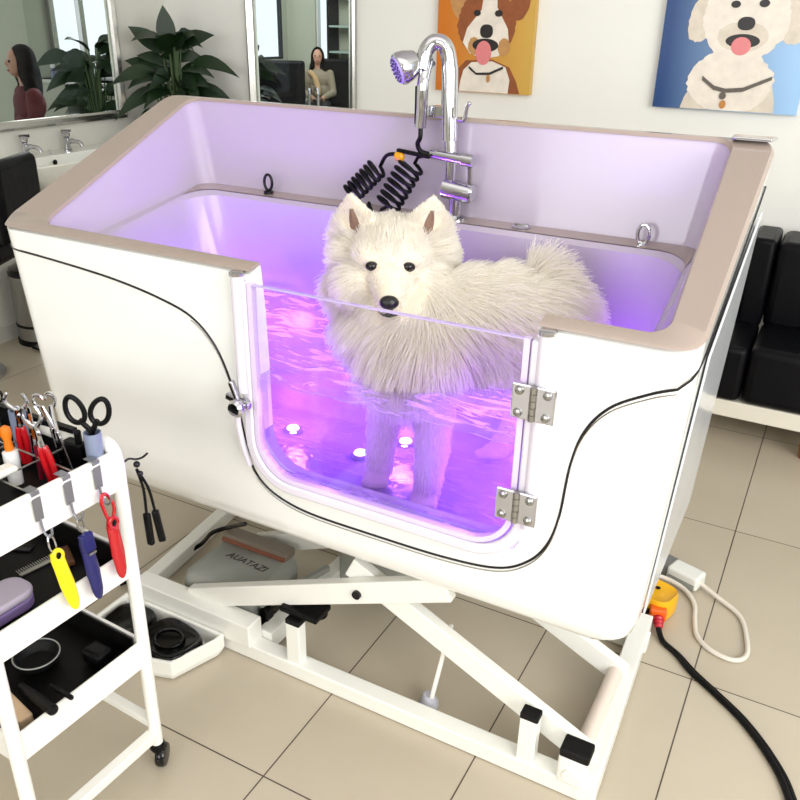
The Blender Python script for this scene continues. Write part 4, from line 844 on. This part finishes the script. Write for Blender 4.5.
for k, dx in enumerate((0, .011)):
    label(build(MB().tube(bez([(1.404, .606, .018), (1.424+dx*.2, .575, .008), (1.462+dx*.5, .548, .007), (1.503+dx, .505, .007), (1.566+dx, .458, .007), (1.628+dx, .408, .007), (1.690+dx, .335, .007), (1.735+dx, .255, .007), (1.772+dx, .12, .007), (1.80+dx, -.1, .007)], 8), .0072 if k == 0 else .0055, 10), 'power_cable', BLACK if k == 0 else RUBBER, None, smooth=True), ['thick black power cable running from the yellow plug across the tiles', 'thinner black cable lying alongside the outer edge of the thick power cable'][k], 'cable')

# ------------------------------------------------------------------ mirrors, sink, chair, bin, plants
MGL = thin_glass('clear_mirror_pane', (.95, .97, .95), .35)  # clear pane; the room built behind it stands in for the reflection
def frame_rect(name, P, nrm, wid, dep, lab):
    """P: four corners (outer) in order; nrm points into the room"""
    nrm = Vector(nrm); P = [Vector(p) for p in P]; c = sum(P, Vector())/4
    o = empty(name, (c.x, c.y, min(p.z for p in P)), lab, 'mirror'); inn = []
    for i in range(4):
        a = (P[i-1]-P[i]).normalized(); d = (P[(i+1) % 4]-P[i]).normalized(); inn.append(P[i]+(a+d)*wid)
    mid1 = [p.lerp(q, .3)+nrm*dep for p, q in zip(P, inn)]; mid2 = [p.lerp(q, .75)+nrm*dep*.7 for p, q in zip(P, inn)]
    b = MB(); b.rings([P, [p+nrm*dep*.8 for p in P], mid1, mid2, [q+nrm*dep*.35 for q in inn], [q-nrm*.01 for q in inn]], False, False)
    build(b, 'frame', SILVER, o)
    g = MB(); g.prism([q+nrm*.006 for q in inn], nrm*.003); build(g, 'glass', MGL, o); return o
frame_rect('wall_mirror', [(XL, 1.265, .915), (XL, 2.035, .915), (XL, 2.035, 1.82), (XL, 1.265, 1.82)], (1, 0, 0), .036, .026, 'large silver framed mirror on the left wall above the white sink')
frame_rect('wall_mirror', [(-1.178, YW, .89), (-.555, YW, .89), (-.555, YW, 1.90), (-1.178, YW, 1.90)], (0, -1, 0), .036, .026, 'narrow silver framed mirror on the back wall behind the tub, right of the plant')
# a pale strip of the next mirror
sk = empty('wash_basin', (-1.52, 1.53, .60), 'white ceramic wash basin with two chrome taps under the left mirror', 'sink')
def sring(x0, x1, y0, y1, r, z): return [Vector((x, y, z)) for x, y in rrect(x0, x1, y0, y1, r, 6)]
b = MB(); b.rings([sring(-1.695, -1.50, 1.36, 1.70, .05, .60), sring(-1.695, -1.42, 1.26, 1.80, .07, .68), sring(-1.695, -1.375, 1.205, 1.865, .06, .755), sring(-1.697, -1.365, 1.19, 1.88, .05, .800), sring(-1.695, -1.370, 1.195, 1.875, .05, .806), sring(-1.60, -1.395, 1.235, 1.835, .05, .802), sring(-1.585, -1.415, 1.27, 1.80, .05, .74), sring(-1.56, -1.45, 1.33, 1.74, .04, .70)])
build(b, 'basin', CERAM, sk, smooth=True, angle=50)
build(MB().cyl((-1.56, 1.53, 0), (-1.56, 1.53, .61), .07, .09), 'pedestal', CERAM, sk, smooth=True)
build(MB().lathe([(.012, 0), (.012, .002), (.006, .003), (0, .002)], (-1.583, 1.47, .775), (1, 0, 0), 14), 'overflow', DARKM, sk, smooth=True)
for y in (1.375, 1.605):
    t = build(MB().lathe([(.020, 0), (.020, .006), (.014, .010), (.0135, .055), (.016, .060)], (-1.645, y, .804)), 'tap', CHROME, sk, smooth=True)
    build(MB().tube(bez([(-1.645, y, .842), (-1.61, y+.005, .850), (-1.575, y+.012, .846), (-1.562, y+.014, .828)], 6), [.012]*7+[.009]*12, 12), 'spout', CHROME, t, smooth=True)
    build(MB().lathe([(.010, .060), (.017, .066), (.018, .080), (.010, .086), (0, .087)], (-1.645, y, .804)).bar((-1.66, y-.012, .893), (-1.63, y+.02, .893), .010, .012), 'tap_handle', CHROME, t, smooth=True)
build(MB().lathe([(.006, 0), (.006, .012), (.009, .018), (0, .02)], (-1.630, 1.49, .804)), 'plug_knob', CHROME, sk, smooth=True)
ch = empty('salon_chair', (-1.285, .88, 0), 'black leather salon chair at the left edge in front of the sink', 'chair')
Rz = Matrix.Rotation(math.radians(-64), 3, 'Z'); cc = Vector((-1.285, .88, 0))
def cbox(lo, hi): return MB().box(cc+Vector(lo), cc+Vector(hi), Rz, cc)
build(cbox((-.17, .085, .60), (.17, .15, .90)), 'backrest', LEATHER, ch, bevel=.035, seg=4, smooth=True)
build(cbox((-.18, -.36, .52), (.18, .10, .61)), 'seat', LEATHER, ch, bevel=.03, seg=4, smooth=True)
for x in (-.225, .19): build(cbox((x, -.30, .72), (x+.035, .08, .76)), 'armrest', LEATHER, ch, bevel=.012); build(cbox((x+.008, -.25, .54), (x+.028, -.20, .73)), 'arm_post', CHROME, ch)
build(MB().lathe([(.15, 0), (.15, .012), (.03, .03), (.028, .53)], cc+Rz @ Vector((0, -.22, 0))), 'pedestal', CHROME, ch, smooth=True)
bn = empty('pedal_bin', (-1.57, 1.25, 0), 'brushed steel pedal bin with a black base ring at the left edge', 'bin')
build(MB().lathe([(.105, .02), (.105, .30), (.108, .305), (.108, .32)], (-1.57, 1.25, 0), n=40), 'bin_body', STEEL, bn, smooth=True)
build(MB().lathe([(.112, 0), (.112, .02), (.107, .024), (0, .024)], (-1.57, 1.25, 0), n=40).lathe([(.1085, .085), (.1085, .095), (.105, .096)], (-1.57, 1.25, 0), n=40), 'base_ring', BLACK, bn, smooth=True)
build(MB().lathe([(.108, .32), (.109, .335), (.10, .350), (.06, .362), (0, .366)], (-1.57, 1.25, 0), n=40), 'lid', BLACKG, bn, smooth=True)
build(MB().box((-1.50, 1.12, .008), (-1.44, 1.17, .02)), 'foot_lever', BLACK, bn, bevel=.004)
def leaf(mb, base, d, ln, wd, droop, face=0, up=Vector((0, 0, 1))):
    d = Vector(d).normalized(); sd = d.cross(up.lerp(Vector((.62, -.76, .2)), face)).normalized(); n = 7; vs = []
    for i in range(n+1):
        t = i/n; p = Vector(base)+d*ln*t-up*droop*ln*t*t; w_ = wd*math.sin(math.pi*min(1, .06+.94*t)**.8)*(1 if t < .98 else .1); f = sd*w_
        vs += [p-f+up*w_*.25, p, p+f+up*w_*.25]
    mb.add(vs, [(i*3+k, i*3+k+1, i*3+4+k, i*3+3+k) for i in range(n) for k in (0, 1)])
def plant(base, zpot, ht, spread, n, seed, lab, extra=(), group=None, box=None):
    r = random.Random(seed); base = Vector(base); t = empty('potted_plant', base, lab, 'plant', group)
    build(MB().lathe([(.10, 0), (.13, zpot*.95), (.14, zpot), (.12, zpot), (.115, zpot-.03), (0, zpot-.03)], base, n=28), 'pot', mat('dark_pot', (60, 52, 46), .5, var=.1), t, smooth=True)
    sb = MB(); lb = MB(); made = 0
    def inside(p): return box is None or (box[0] < p.x < box[1] and box[2] < p.y < box[3])
    while made < n:
        a = r.uniform(0, 2*math.pi); h = ht*r.uniform(.52, .98); k = (h/ht-.52)/.46; rad = spread*r.uniform(.03, .22)*(1-.5*k); el_ = -.25+1.3*k*r.uniform(.5, 1)
        p = base+Vector((math.cos(a)*rad, math.sin(a)*rad, h)); d = Vector((math.cos(a), math.sin(a), el_)); ln = r.uniform(.14, .20)
        if not (inside(p) and inside(p+d.normalized()*ln*1.02)):
            ln *= .55
            if not (inside(p) and inside(p+d.normalized()*ln)): continue
        sb.tube(bez([base+Vector((math.cos(a)*.02, math.sin(a)*.02, zpot-.02)), base+Vector((math.cos(a)*rad*.4, math.sin(a)*rad*.4, h*.75)), p], 4), .0035, 6)
        leaf(lb, p, d, ln, ln*r.uniform(.20, .27), r.uniform(.2, .7), r.uniform(.1, .95)); made += 1
    for (dx, dy, h, vx, vy, vz, ln, wd, dr) in extra:
        p = base+Vector((dx, dy, h)); leaf(lb, p, (vx, vy, vz), ln, wd, dr, .75); sb.tube([base+Vector((0, 0, zpot)), base+Vector((dx*.5, dy*.5, h*.8)), p], .0035, 6)
    build(sb, 'stems', STEM, t, smooth=True); build(lb, 'foliage', LEAF, t, smooth=True, angle=180); return t
BXR = (XL+.02, -.9, 1.5, YW-.02)
ex = [(-.01, -.01, 1.23, -.03, -.03, 1, .20, .046, .0), (-.03, -.03, 1.22, -.62, -.55, .75, .20, .042, .1), (.04, .02, 1.24, .70, .40, .60, .21, .040, .3), (.08, .05, 1.17, .85, .35, .2, .24, .036, .45), (-.03, -.10, 1.13, -.45, -.8, .15, .22, .036, .4), (.08, .05, 1.06, .85, .3, .0, .24, .036, .5), (-.03, -.10, 1.03, -.40, -.85, .0, .22, .034, .5), (.05, .03, 1.00, .7, .2, -.1, .22, .034, .5)]
plant((-1.44, 2.13, 0), .42, 1.30, .62, 110, 5, 'leafy dark green potted plant in the room corner between the two mirrors', ex, box=BXR)
plant((-2.00, 2.15, 0), .42, 1.27, .55, 80, 11, 'dark green plant seen at the right side of the left mirror', [(-.05, -.10, 1.18, -.2, -1, .1, .20, .040, .3), (-.05, -.08, 1.10, -.2, -1, -.15, .18, .036, .3)], box=(-2.6, XL-.07, 1.7, 2.7))  # second plant added to stand in for the corner plant's reflection
plant((-1.83, 3.25, 0), .40, 1.26, .36, 46, 13, 'dark plant seen at the left edge of the narrow back mirror')

# ------------------------------------------------------------------ people and furniture seen in the mirrors
def person(base, face, zs, lab, top, hairm, arm=None):
    """seated person, zs = seat height; face = unit facing direction"""
    base = Vector(base); f = Vector(face).normalized(); r_ = f.cross(Vector((0, 0, 1))); U = Vector((0, 0, 1))
    def q(a, b_, z): return base+f*a+r_*b_+U*z
    t = empty('person', base, lab, 'person')
    Rm = Matrix((r_, f, U)).transposed(); b = MB()
    def cp(A, B, ra, rb):
        n = max(2, int((A-B).length/.03))
        for i in range(n+1): b.ell(A.lerp(B, i/n), ra+(rb-ra)*i/n, n=10)
    hz = zs+.70
    b.ell(q(.02, 0, hz), (.072, .088, .105), Rm); b.ell(q(.06, 0, hz-.05), (.05, .05, .06), Rm); b.ell(q(.112, 0, hz-.012), (.012, .018, .022), Rm)
    cp(q(0, 0, hz-.10), q(-.01, 0, hz-.19), .050, .055); b.ell(q(-.01, 0, zs+.40), (.165, .10, .13), Rm); b.ell(q(0, 0, zs+.20), (.135, .10, .17), Rm); b.ell(q(0, 0, zs+.06), (.16, .13, .11), Rm)
    hands = []
    for s in (-1, 1):
        sh = q(-.01, s*.175, zs+.46); elb = q(.03, s*.22, zs+.20); wr = q(.27, s*.10, zs+.16)
        cp(sh, elb, .05, .040); cp(elb, wr, .040, .026); hands.append((wr, (wr-elb).normalized(), s))
        kn = q(.42, s*.10, zs+.04); cp(q(.05, s*.09, zs+.05), kn, .085, .062); cp(kn, q(.42, s*.10, .10), .060, .040); cp(q(.42, s*.10, .045), q(.55, s*.11, .035), .038, .030)
        h0 = wr+hands[-1][1]*.045; b.ell(h0, .034, n=10)
        for k in range(4):
            rr = r_*(k-1.5)*.017; cp(h0+rr+hands[-1][1]*.02, h0+rr+hands[-1][1]*(.075+.008*(k in (1, 2)))-U*.02, .009, .008)
        cp(h0-r_*s*.03, h0-r_*s*.045+hands[-1][1]*.045, .010, .008)
    bo = put('body', remesh(b, .0105, 2, base), SKIN, t, smooth=True, angle=180); OFF[bo.name] = base
    b = MB(); b.ell(q(-.01, 0, zs+.39), (.180, .118, .145), Rm); b.ell(q(0, 0, zs+.20), (.155, .122, .18), Rm); b.ell(q(0, 0, zs+.06), (.17, .14, .10), Rm); b.ell(q(-.01, 0, zs+.49), (.09, .075, .05), Rm)
    for s in (-1, 1):
        sh = q(-.01, s*.175, zs+.46); elb = q(.03, s*.22, zs+.20); wr = q(.26, s*.105, zs+.162); cp(sh, elb, .064, .056); cp(elb, wr, .056, .042)
    to = put('sweater', remesh(b, .0105, 2, base), top, t, smooth=True, angle=180)
    b = MB(); b.ell(q(0, 0, zs+.04), (.175, .15, .10), Rm)
    for s in (-1, 1): cp(q(.05, s*.09, zs+.04), q(.42, s*.10, zs+.03), .098, .075); cp(q(.42, s*.10, zs+.03), q(.42, s*.10, .12), .073, .056)
    put('trousers', remesh(b, .0105, 2, base), mat('dark_trousers', (24, 24, 28), .7, var=.2), t, smooth=True, angle=180)
    b = MB()
    for s in (-1, 1): b.ell(q(.50, s*.11, .045), (.045, .12, .045), Rm, 12)
    put('shoes', b.mesh('shoes', base), BLACK, t, smooth=True, angle=180)
    b = MB(); b.ell(q(-.012, 0, hz+.022), (.088, .098, .105), Rm)
    for s in (-1, 1): b.ell(q(.0, s*.072, hz-.06), (.030, .06, .13), Rm); b.ell(q(-.02, s*.09, hz-.20), (.04, .06, .12), Rm)
    b.ell(q(-.075, 0, hz-.14), (.10, .05, .20), Rm)
    ho = remesh(b, .010, 2, base); put('hair', ho, hairm, t, smooth=True, angle=180)
    for s in (-1, 1): put('eye', MB().ell(q(.098, s*.032, hz+.004), .010, n=8).mesh('eye', base), BLACK, t, smooth=True, angle=180)
    put('lips', MB().ell(q(.108, 0, hz-.062), (.024, .008, .008), Rm, 8).mesh('lips', base), mat('lips', (150, 70, 70), .4, var=.05), t, smooth=True, angle=180)
    return t
person((-4.20, 3.47, 0), (-.42, -.90, 0), .335, 'woman with long dark hair in a dark red sweater, seen in the left mirror', mat('dark_red_knit', (88, 8, 18), .8, var=.2, scale=120, bump=.2), HAIRD)
c = Vector((-3.76, 3.50, 0)); t = empty('office_chair', c, 'low black leather chair beside the woman in the dark red sweater', 'chair')
build(MB().box(c+Vector((-.21, .13, .40)), c+Vector((.21, .19, .885))), 'backrest', LEATHER, t, bevel=.03, seg=4, smooth=True); build(MB().box(c+Vector((-.21, -.25, .32)), c+Vector((.21, .15, .40))), 'seat', LEATHER, t, bevel=.03, seg=4, smooth=True)
build(MB().tube(bez([c+Vector((-.235, .13, .35)), c+Vector((-.24, -.1, .55)), c+Vector((-.24, -.22, .56))], 5), .012, 8), 'armrest', CHROME, t, smooth=True)
build(MB().lathe([(.20, 0), (.20, .015), (.025, .04), (.025, .33)], c), 'pedestal', CHROME, t, smooth=True)
c = Vector((-4.60, 4.10, .86)); t = empty('spray_bottle', c, 'small clear bottle with a blue base on the window sill seen in the left mirror', 'bottle')
build(MB().lathe([(.025, 0), (.028, .01), (.028, .07), (.012, .09)], c, n=16), 'bottle_body', mat('blue_grey_bottle', (120, 128, 160), .2, var=.05), t, smooth=True); build(MB().box(c+Vector((-.03, -.01, .09)), c+Vector((.014, .01, .125))), 'spray_head', WFR, t, bevel=.004)
pw_ = person((-4.17, 7.52, 0), (.52, -.85, 0), .52, 'woman in a grey-beige cardigan and tan scarf, seated in the narrow back mirror', mat('grey_beige_cardigan', (142, 132, 112), .8, var=.2, scale=60), HAIRD)
pw_.scale = (.80, .80, .80)
label(build(MB().tube(bez([(-4.22, 7.44, .78), (-4.19, 7.40, .80), (-4.13, 7.40, .74), (-4.09, 7.39, .64), (-4.06, 7.34, .56)], 6), [.030]*12+[.034]*13, 10), 'scarf', mat('tan_scarf', (178, 148, 106), .8, var=.15), None, smooth=True), 'tan scarf draped over the woman in the narrow back mirror', 'scarf')
def armchair(c, lab, ang):
    c = Vector(c); t = empty('armchair', c, lab, 'chair', 'black armchairs in the narrow mirror'); Rm = Matrix.Rotation(ang, 3, 'Z')
    def bx(lo, hi): return MB().box(c+Vector(lo), c+Vector(hi), Rm, c)
    build(bx((-.26, .20, .42), (.26, .27, .95)), 'backrest', LEATHER, t, bevel=.03, seg=3, smooth=True); build(bx((-.26, -.26, .34), (.26, .22, .43)), 'seat', LEATHER, t, bevel=.03, seg=3, smooth=True)
    for s in (-.30, .30):
        P = [c+Rm @ Vector(p) for p in ((s, .20, .02), (s, .22, .60), (s, .17, .65), (s, -.22, .65), (s, -.28, .60), (s, -.24, .02))]
        build(MB().tube(P, .014, 8), 'armrest', CHROME, t, smooth=True)
    build(MB().tube([c+Rm @ Vector(p) for p in ((-.3, -.25, .30), (.3, -.25, .30), (.3, .21, .30), (-.3, .21, .30))], .012, 8, closed=True), 'leg_frame', CHROME, t, smooth=True)
armchair((-4.30, 7.00, 0), 'black armchair with chrome arms, nearer of two in the narrow back mirror', math.radians(212))
armchair((-3.84, 7.50, 0), 'black armchair partly hidden behind the seated woman in the narrow back mirror', math.radians(40))
t = empty('shelf_unit', (-4.02, 7.96, 0), 'tall shelf unit with dark shelves at the right side of the narrow back mirror', 'shelf')
for x in (-4.24, -3.80): build(MB().box((x-.012, 7.85, 0), (x+.012, 8.08, 2.0)), 'upright', DARKM, t)
for z in (.35, .72, 1.0, 1.28, 1.6): build(MB().box((-4.23, 7.86, z), (-3.81, 8.07, z+.022)), 'shelf_board', mat('glass_green_shelf', (150, 170, 160), .3, var=.05), t)

# ------------------------------------------------------------------ sofa
SB = (1.31, 2.50); so = empty('sofa', (1.9, 2.05, 0), 'black leather sofa on a cream base with a wooden foot, against the back wall', 'sofa')
build(MB().box((1.15, 1.785, .105), (2.55, 2.34, .168)), 'base_frame', mat('cream_base', (226, 220, 206), .4, var=.02), so, bevel=.004)
for k, (x0, x1) in enumerate(((1.315, 1.375+.03), (1.41, 1.955), (1.96, 2.545))):
    if k == 0:
        build(MB().box((x0, 2.08, .36), (x1, 2.34, .695)), 'back_cushion', LEATHER, so, bevel=.018, seg=4, smooth=True); build(MB().box((x0-.16, 1.775, .170), (x1, 2.12, .375)), 'seat_cushion', LEATHER, so, bevel=.022, seg=4, smooth=True)
    else:
        build(MB().box((x0, 2.08, .36), (x1, 2.34, .69)), 'back_cushion', LEATHER, so, bevel=.03, seg=4, smooth=True); build(MB().box((x0, 1.77, .170), (x1, 2.12, .385)), 'seat_cushion', LEATHER, so, bevel=.03, seg=4, smooth=True)
for x, y in ((1.655, 1.81), (2.45, 1.81), (1.42, 2.28), (2.45, 2.28)): build(MB().lathe([(.017, 0), (.026, .05), (.028, .106)], (x, y, 0), n=16), 'leg', WOOD, so, smooth=True)

# ------------------------------------------------------------------ the two dog posters (flat printed canvases)
def flat(mb, pts, y, ox, oz, sc, mi=0): mb.add([(ox+sc*u, y, oz+sc*v) for u, v in pts], [tuple(range(len(pts)))], mi)
def oval(cu, cv, ru, rv, n=40, jag=0, seed=1, rot=0, exp=1):
    r = random.Random(seed); out = []
    for k in range(n):
        a = 2*math.pi*k/n; j = 1+(r.uniform(-jag, jag) if k % 2 else 0); x = ru*math.copysign(abs(math.cos(a))**exp, math.cos(a))*j; y = rv*math.copysign(abs(math.sin(a))**exp, math.sin(a))*j
        out.append((cu+x*math.cos(rot)-y*math.sin(rot), cv+x*math.sin(rot)+y*math.cos(rot)))
    return out
def grad(name, ca, cb, u0, u1):
    m = bpy.data.materials.new(name); m.use_nodes = True; nt = m.node_tree; b = nt.nodes['Principled BSDF']; tc = nt.nodes.new('ShaderNodeNewGeometry'); sp = nt.nodes.new('ShaderNodeSeparateXYZ'); mr = nt.nodes.new('ShaderNodeMapRange')
    mr.inputs[1].default_value = u0; mr.inputs[2].default_value = u1; mx = nt.nodes.new('ShaderNodeMix'); mx.data_type = 'RGBA'; mx.inputs[6].default_value = lin(ca)+(1,); mx.inputs[7].default_value = lin(cb)+(1,)
    nt.links.new(tc.outputs['Position'], sp.inputs[0]); nt.links.new(sp.outputs[0], mr.inputs[0]); nt.links.new(mr.outputs[0], mx.inputs[0]); nt.links.new(mx.outputs[2], b.inputs['Base Color']); b.inputs['Roughness'].default_value = .35; return m
def printmat(n, c, v=.10, sc=60): return mat('print_'+n, c, .4, var=v, scale=sc)
PW = printmat('white_fur', (232, 222, 210), .2, 26); PW2 = printmat('cream_fur', (216, 204, 188), .2, 26); PBR = printmat('brown_fur', (142, 76, 36), .3, 45); PDK = printmat('dark', (26, 20, 20), .2); PTG = printmat('tongue', (222, 128, 132), .08); PGY = printmat('grey_collar', (96, 88, 80), .4, 160); PGD = printmat('gold', (190, 130, 60), .2); PTN = printmat('tan_fur', (190, 140, 84), .25, 40)
def poster(x0, x1, z0, z1, bg, lab, art):
    o = empty('dog_portrait', ((x0+x1)/2, YW-.02, z0), lab, 'picture', )
    build(MB().box((x0, YW-.032, z0), (x1, YW-.002, z1)), 'canvas', bg, o)
    yy = YW-.0325; sc = x1-x0
    for k, (pts, m, nm) in enumerate(art):
        b = MB(); flat(b, [(u, max(v, .004)) for u, v in pts], yy-.0004*k, x0, z0, sc); build(b, nm, m, o)
    return o
def sq(A, k): return [([(u, v*k) for u, v in P], m, n) for P, m, n in A]
def clipu(P): return [(min(max(u, .004), .996), min(max(v, .004), 1.3)) for u, v in P]
a1 = [([(.13, 0), (.16, .10), (.24, .26), (.32, .36), (.60, .38), (.78, .30), (.86, .14), (.90, 0)], PBR, 'printed_coat'), ([(.26, 0), (.27, .12), (.30, .25), (.38, .34), (.60, .36), (.74, .30), (.79, .16), (.78, 0)], PW, 'printed_bib'),
      (oval(.24, .98, .10, .20, 24, .06, 2, .25), PTN, 'printed_ear'), (oval(.84, .98, .10, .18, 24, .06, 3, -.25), PBR, 'printed_ear'), (oval(.52, .78, .30, .37, 60, .05, 4), PBR, 'printed_head'),
      ([(.49, 1.18), (.61, 1.18), (.62, .95), (.74, .72), (.76, .55), (.66, .42), (.50, .38), (.36, .44), (.28, .56), (.32, .72), (.46, .92)], PW, 'printed_blaze'), (oval(.40, .52, .06, .10, 20, .1, 5), PTN, 'printed_cheek'), (oval(.71, .52, .06, .10, 20, .1, 6), PTN, 'printed_cheek'),
      (oval(.52, .535, .135, .075, 24), PDK, 'printed_mouth'), (oval(.505, .45, .082, .135, 28), PTG, 'printed_tongue'), (oval(.525, .69, .066, .075, 28, exp=.8), PDK, 'printed_nose'), (oval(.42, .885, .036, .034, 20), PDK, 'printed_eye'), (oval(.64, .885, .040, .036, 20), PDK, 'printed_eye'),
      ([(.36, .30), (.44, .225), (.58, .235), (.72, .31), (.72, .28), (.58, .205), (.44, .20), (.36, .27)], PDK, 'printed_collar'), (oval(.57, .165, .018, .045, 16), PGD, 'printed_tag')]
poster(-.128, .313, 1.109, 1.75, grad('print_orange_ground', (204, 112, 12), (206, 164, 74), -.10, .30), 'picture of a brown and white dog with its tongue out on an orange ground', sq(a1, .80))
a2 = [([(.20, 0), (.22, .10), (.28, .24), (.34, .36), (.72, .36), (.80, .26), (.84, .10), (.85, 0)], PW2, 'printed_body'), (oval(.52, .24, .29, .26, 60, .05, 2), PW, 'printed_chest'), (oval(.28, .76, .10, .22, 40, .06, 7, -.2), PW2, 'printed_ear'), (oval(.85, .78, .11, .24, 40, .06, 8, .2), PW2, 'printed_ear'), (oval(.56, .74, .285, .34, 70, .045, 4), PW, 'printed_head'),
      (oval(.555, .60, .17, .12, 30, .05, 9), PW2, 'printed_muzzle'), (oval(.56, .565, .115, .055, 24), PDK, 'printed_mouth'), (oval(.555, .525, .066, .072, 24), PTG, 'printed_tongue'), (oval(.565, .70, .058, .052, 24, exp=.85), PDK, 'printed_nose'), (oval(.475, .845, .032, .028, 20), PDK, 'printed_eye'), (oval(.66, .855, .034, .030, 20), PDK, 'printed_eye'),
      ([(.33, .28), (.42, .205), (.50, .185), (.62, .20), (.80, .30), (.80, .27), (.62, .165), (.50, .15), (.42, .17), (.33, .245)], PGY, 'printed_collar'), (oval(.49, .125, .024, .03, 16), PGY, 'printed_ring'), (oval(.50, .055, .022, .035, 16), PGD, 'printed_tag')]
poster(.832, 1.358, 1.097, 1.80, grad('print_blue_ground', (20, 62, 120), (160, 200, 240), .86, 1.34), 'picture of a smiling white dog with a chain collar on a blue ground', sq(a2, .83))
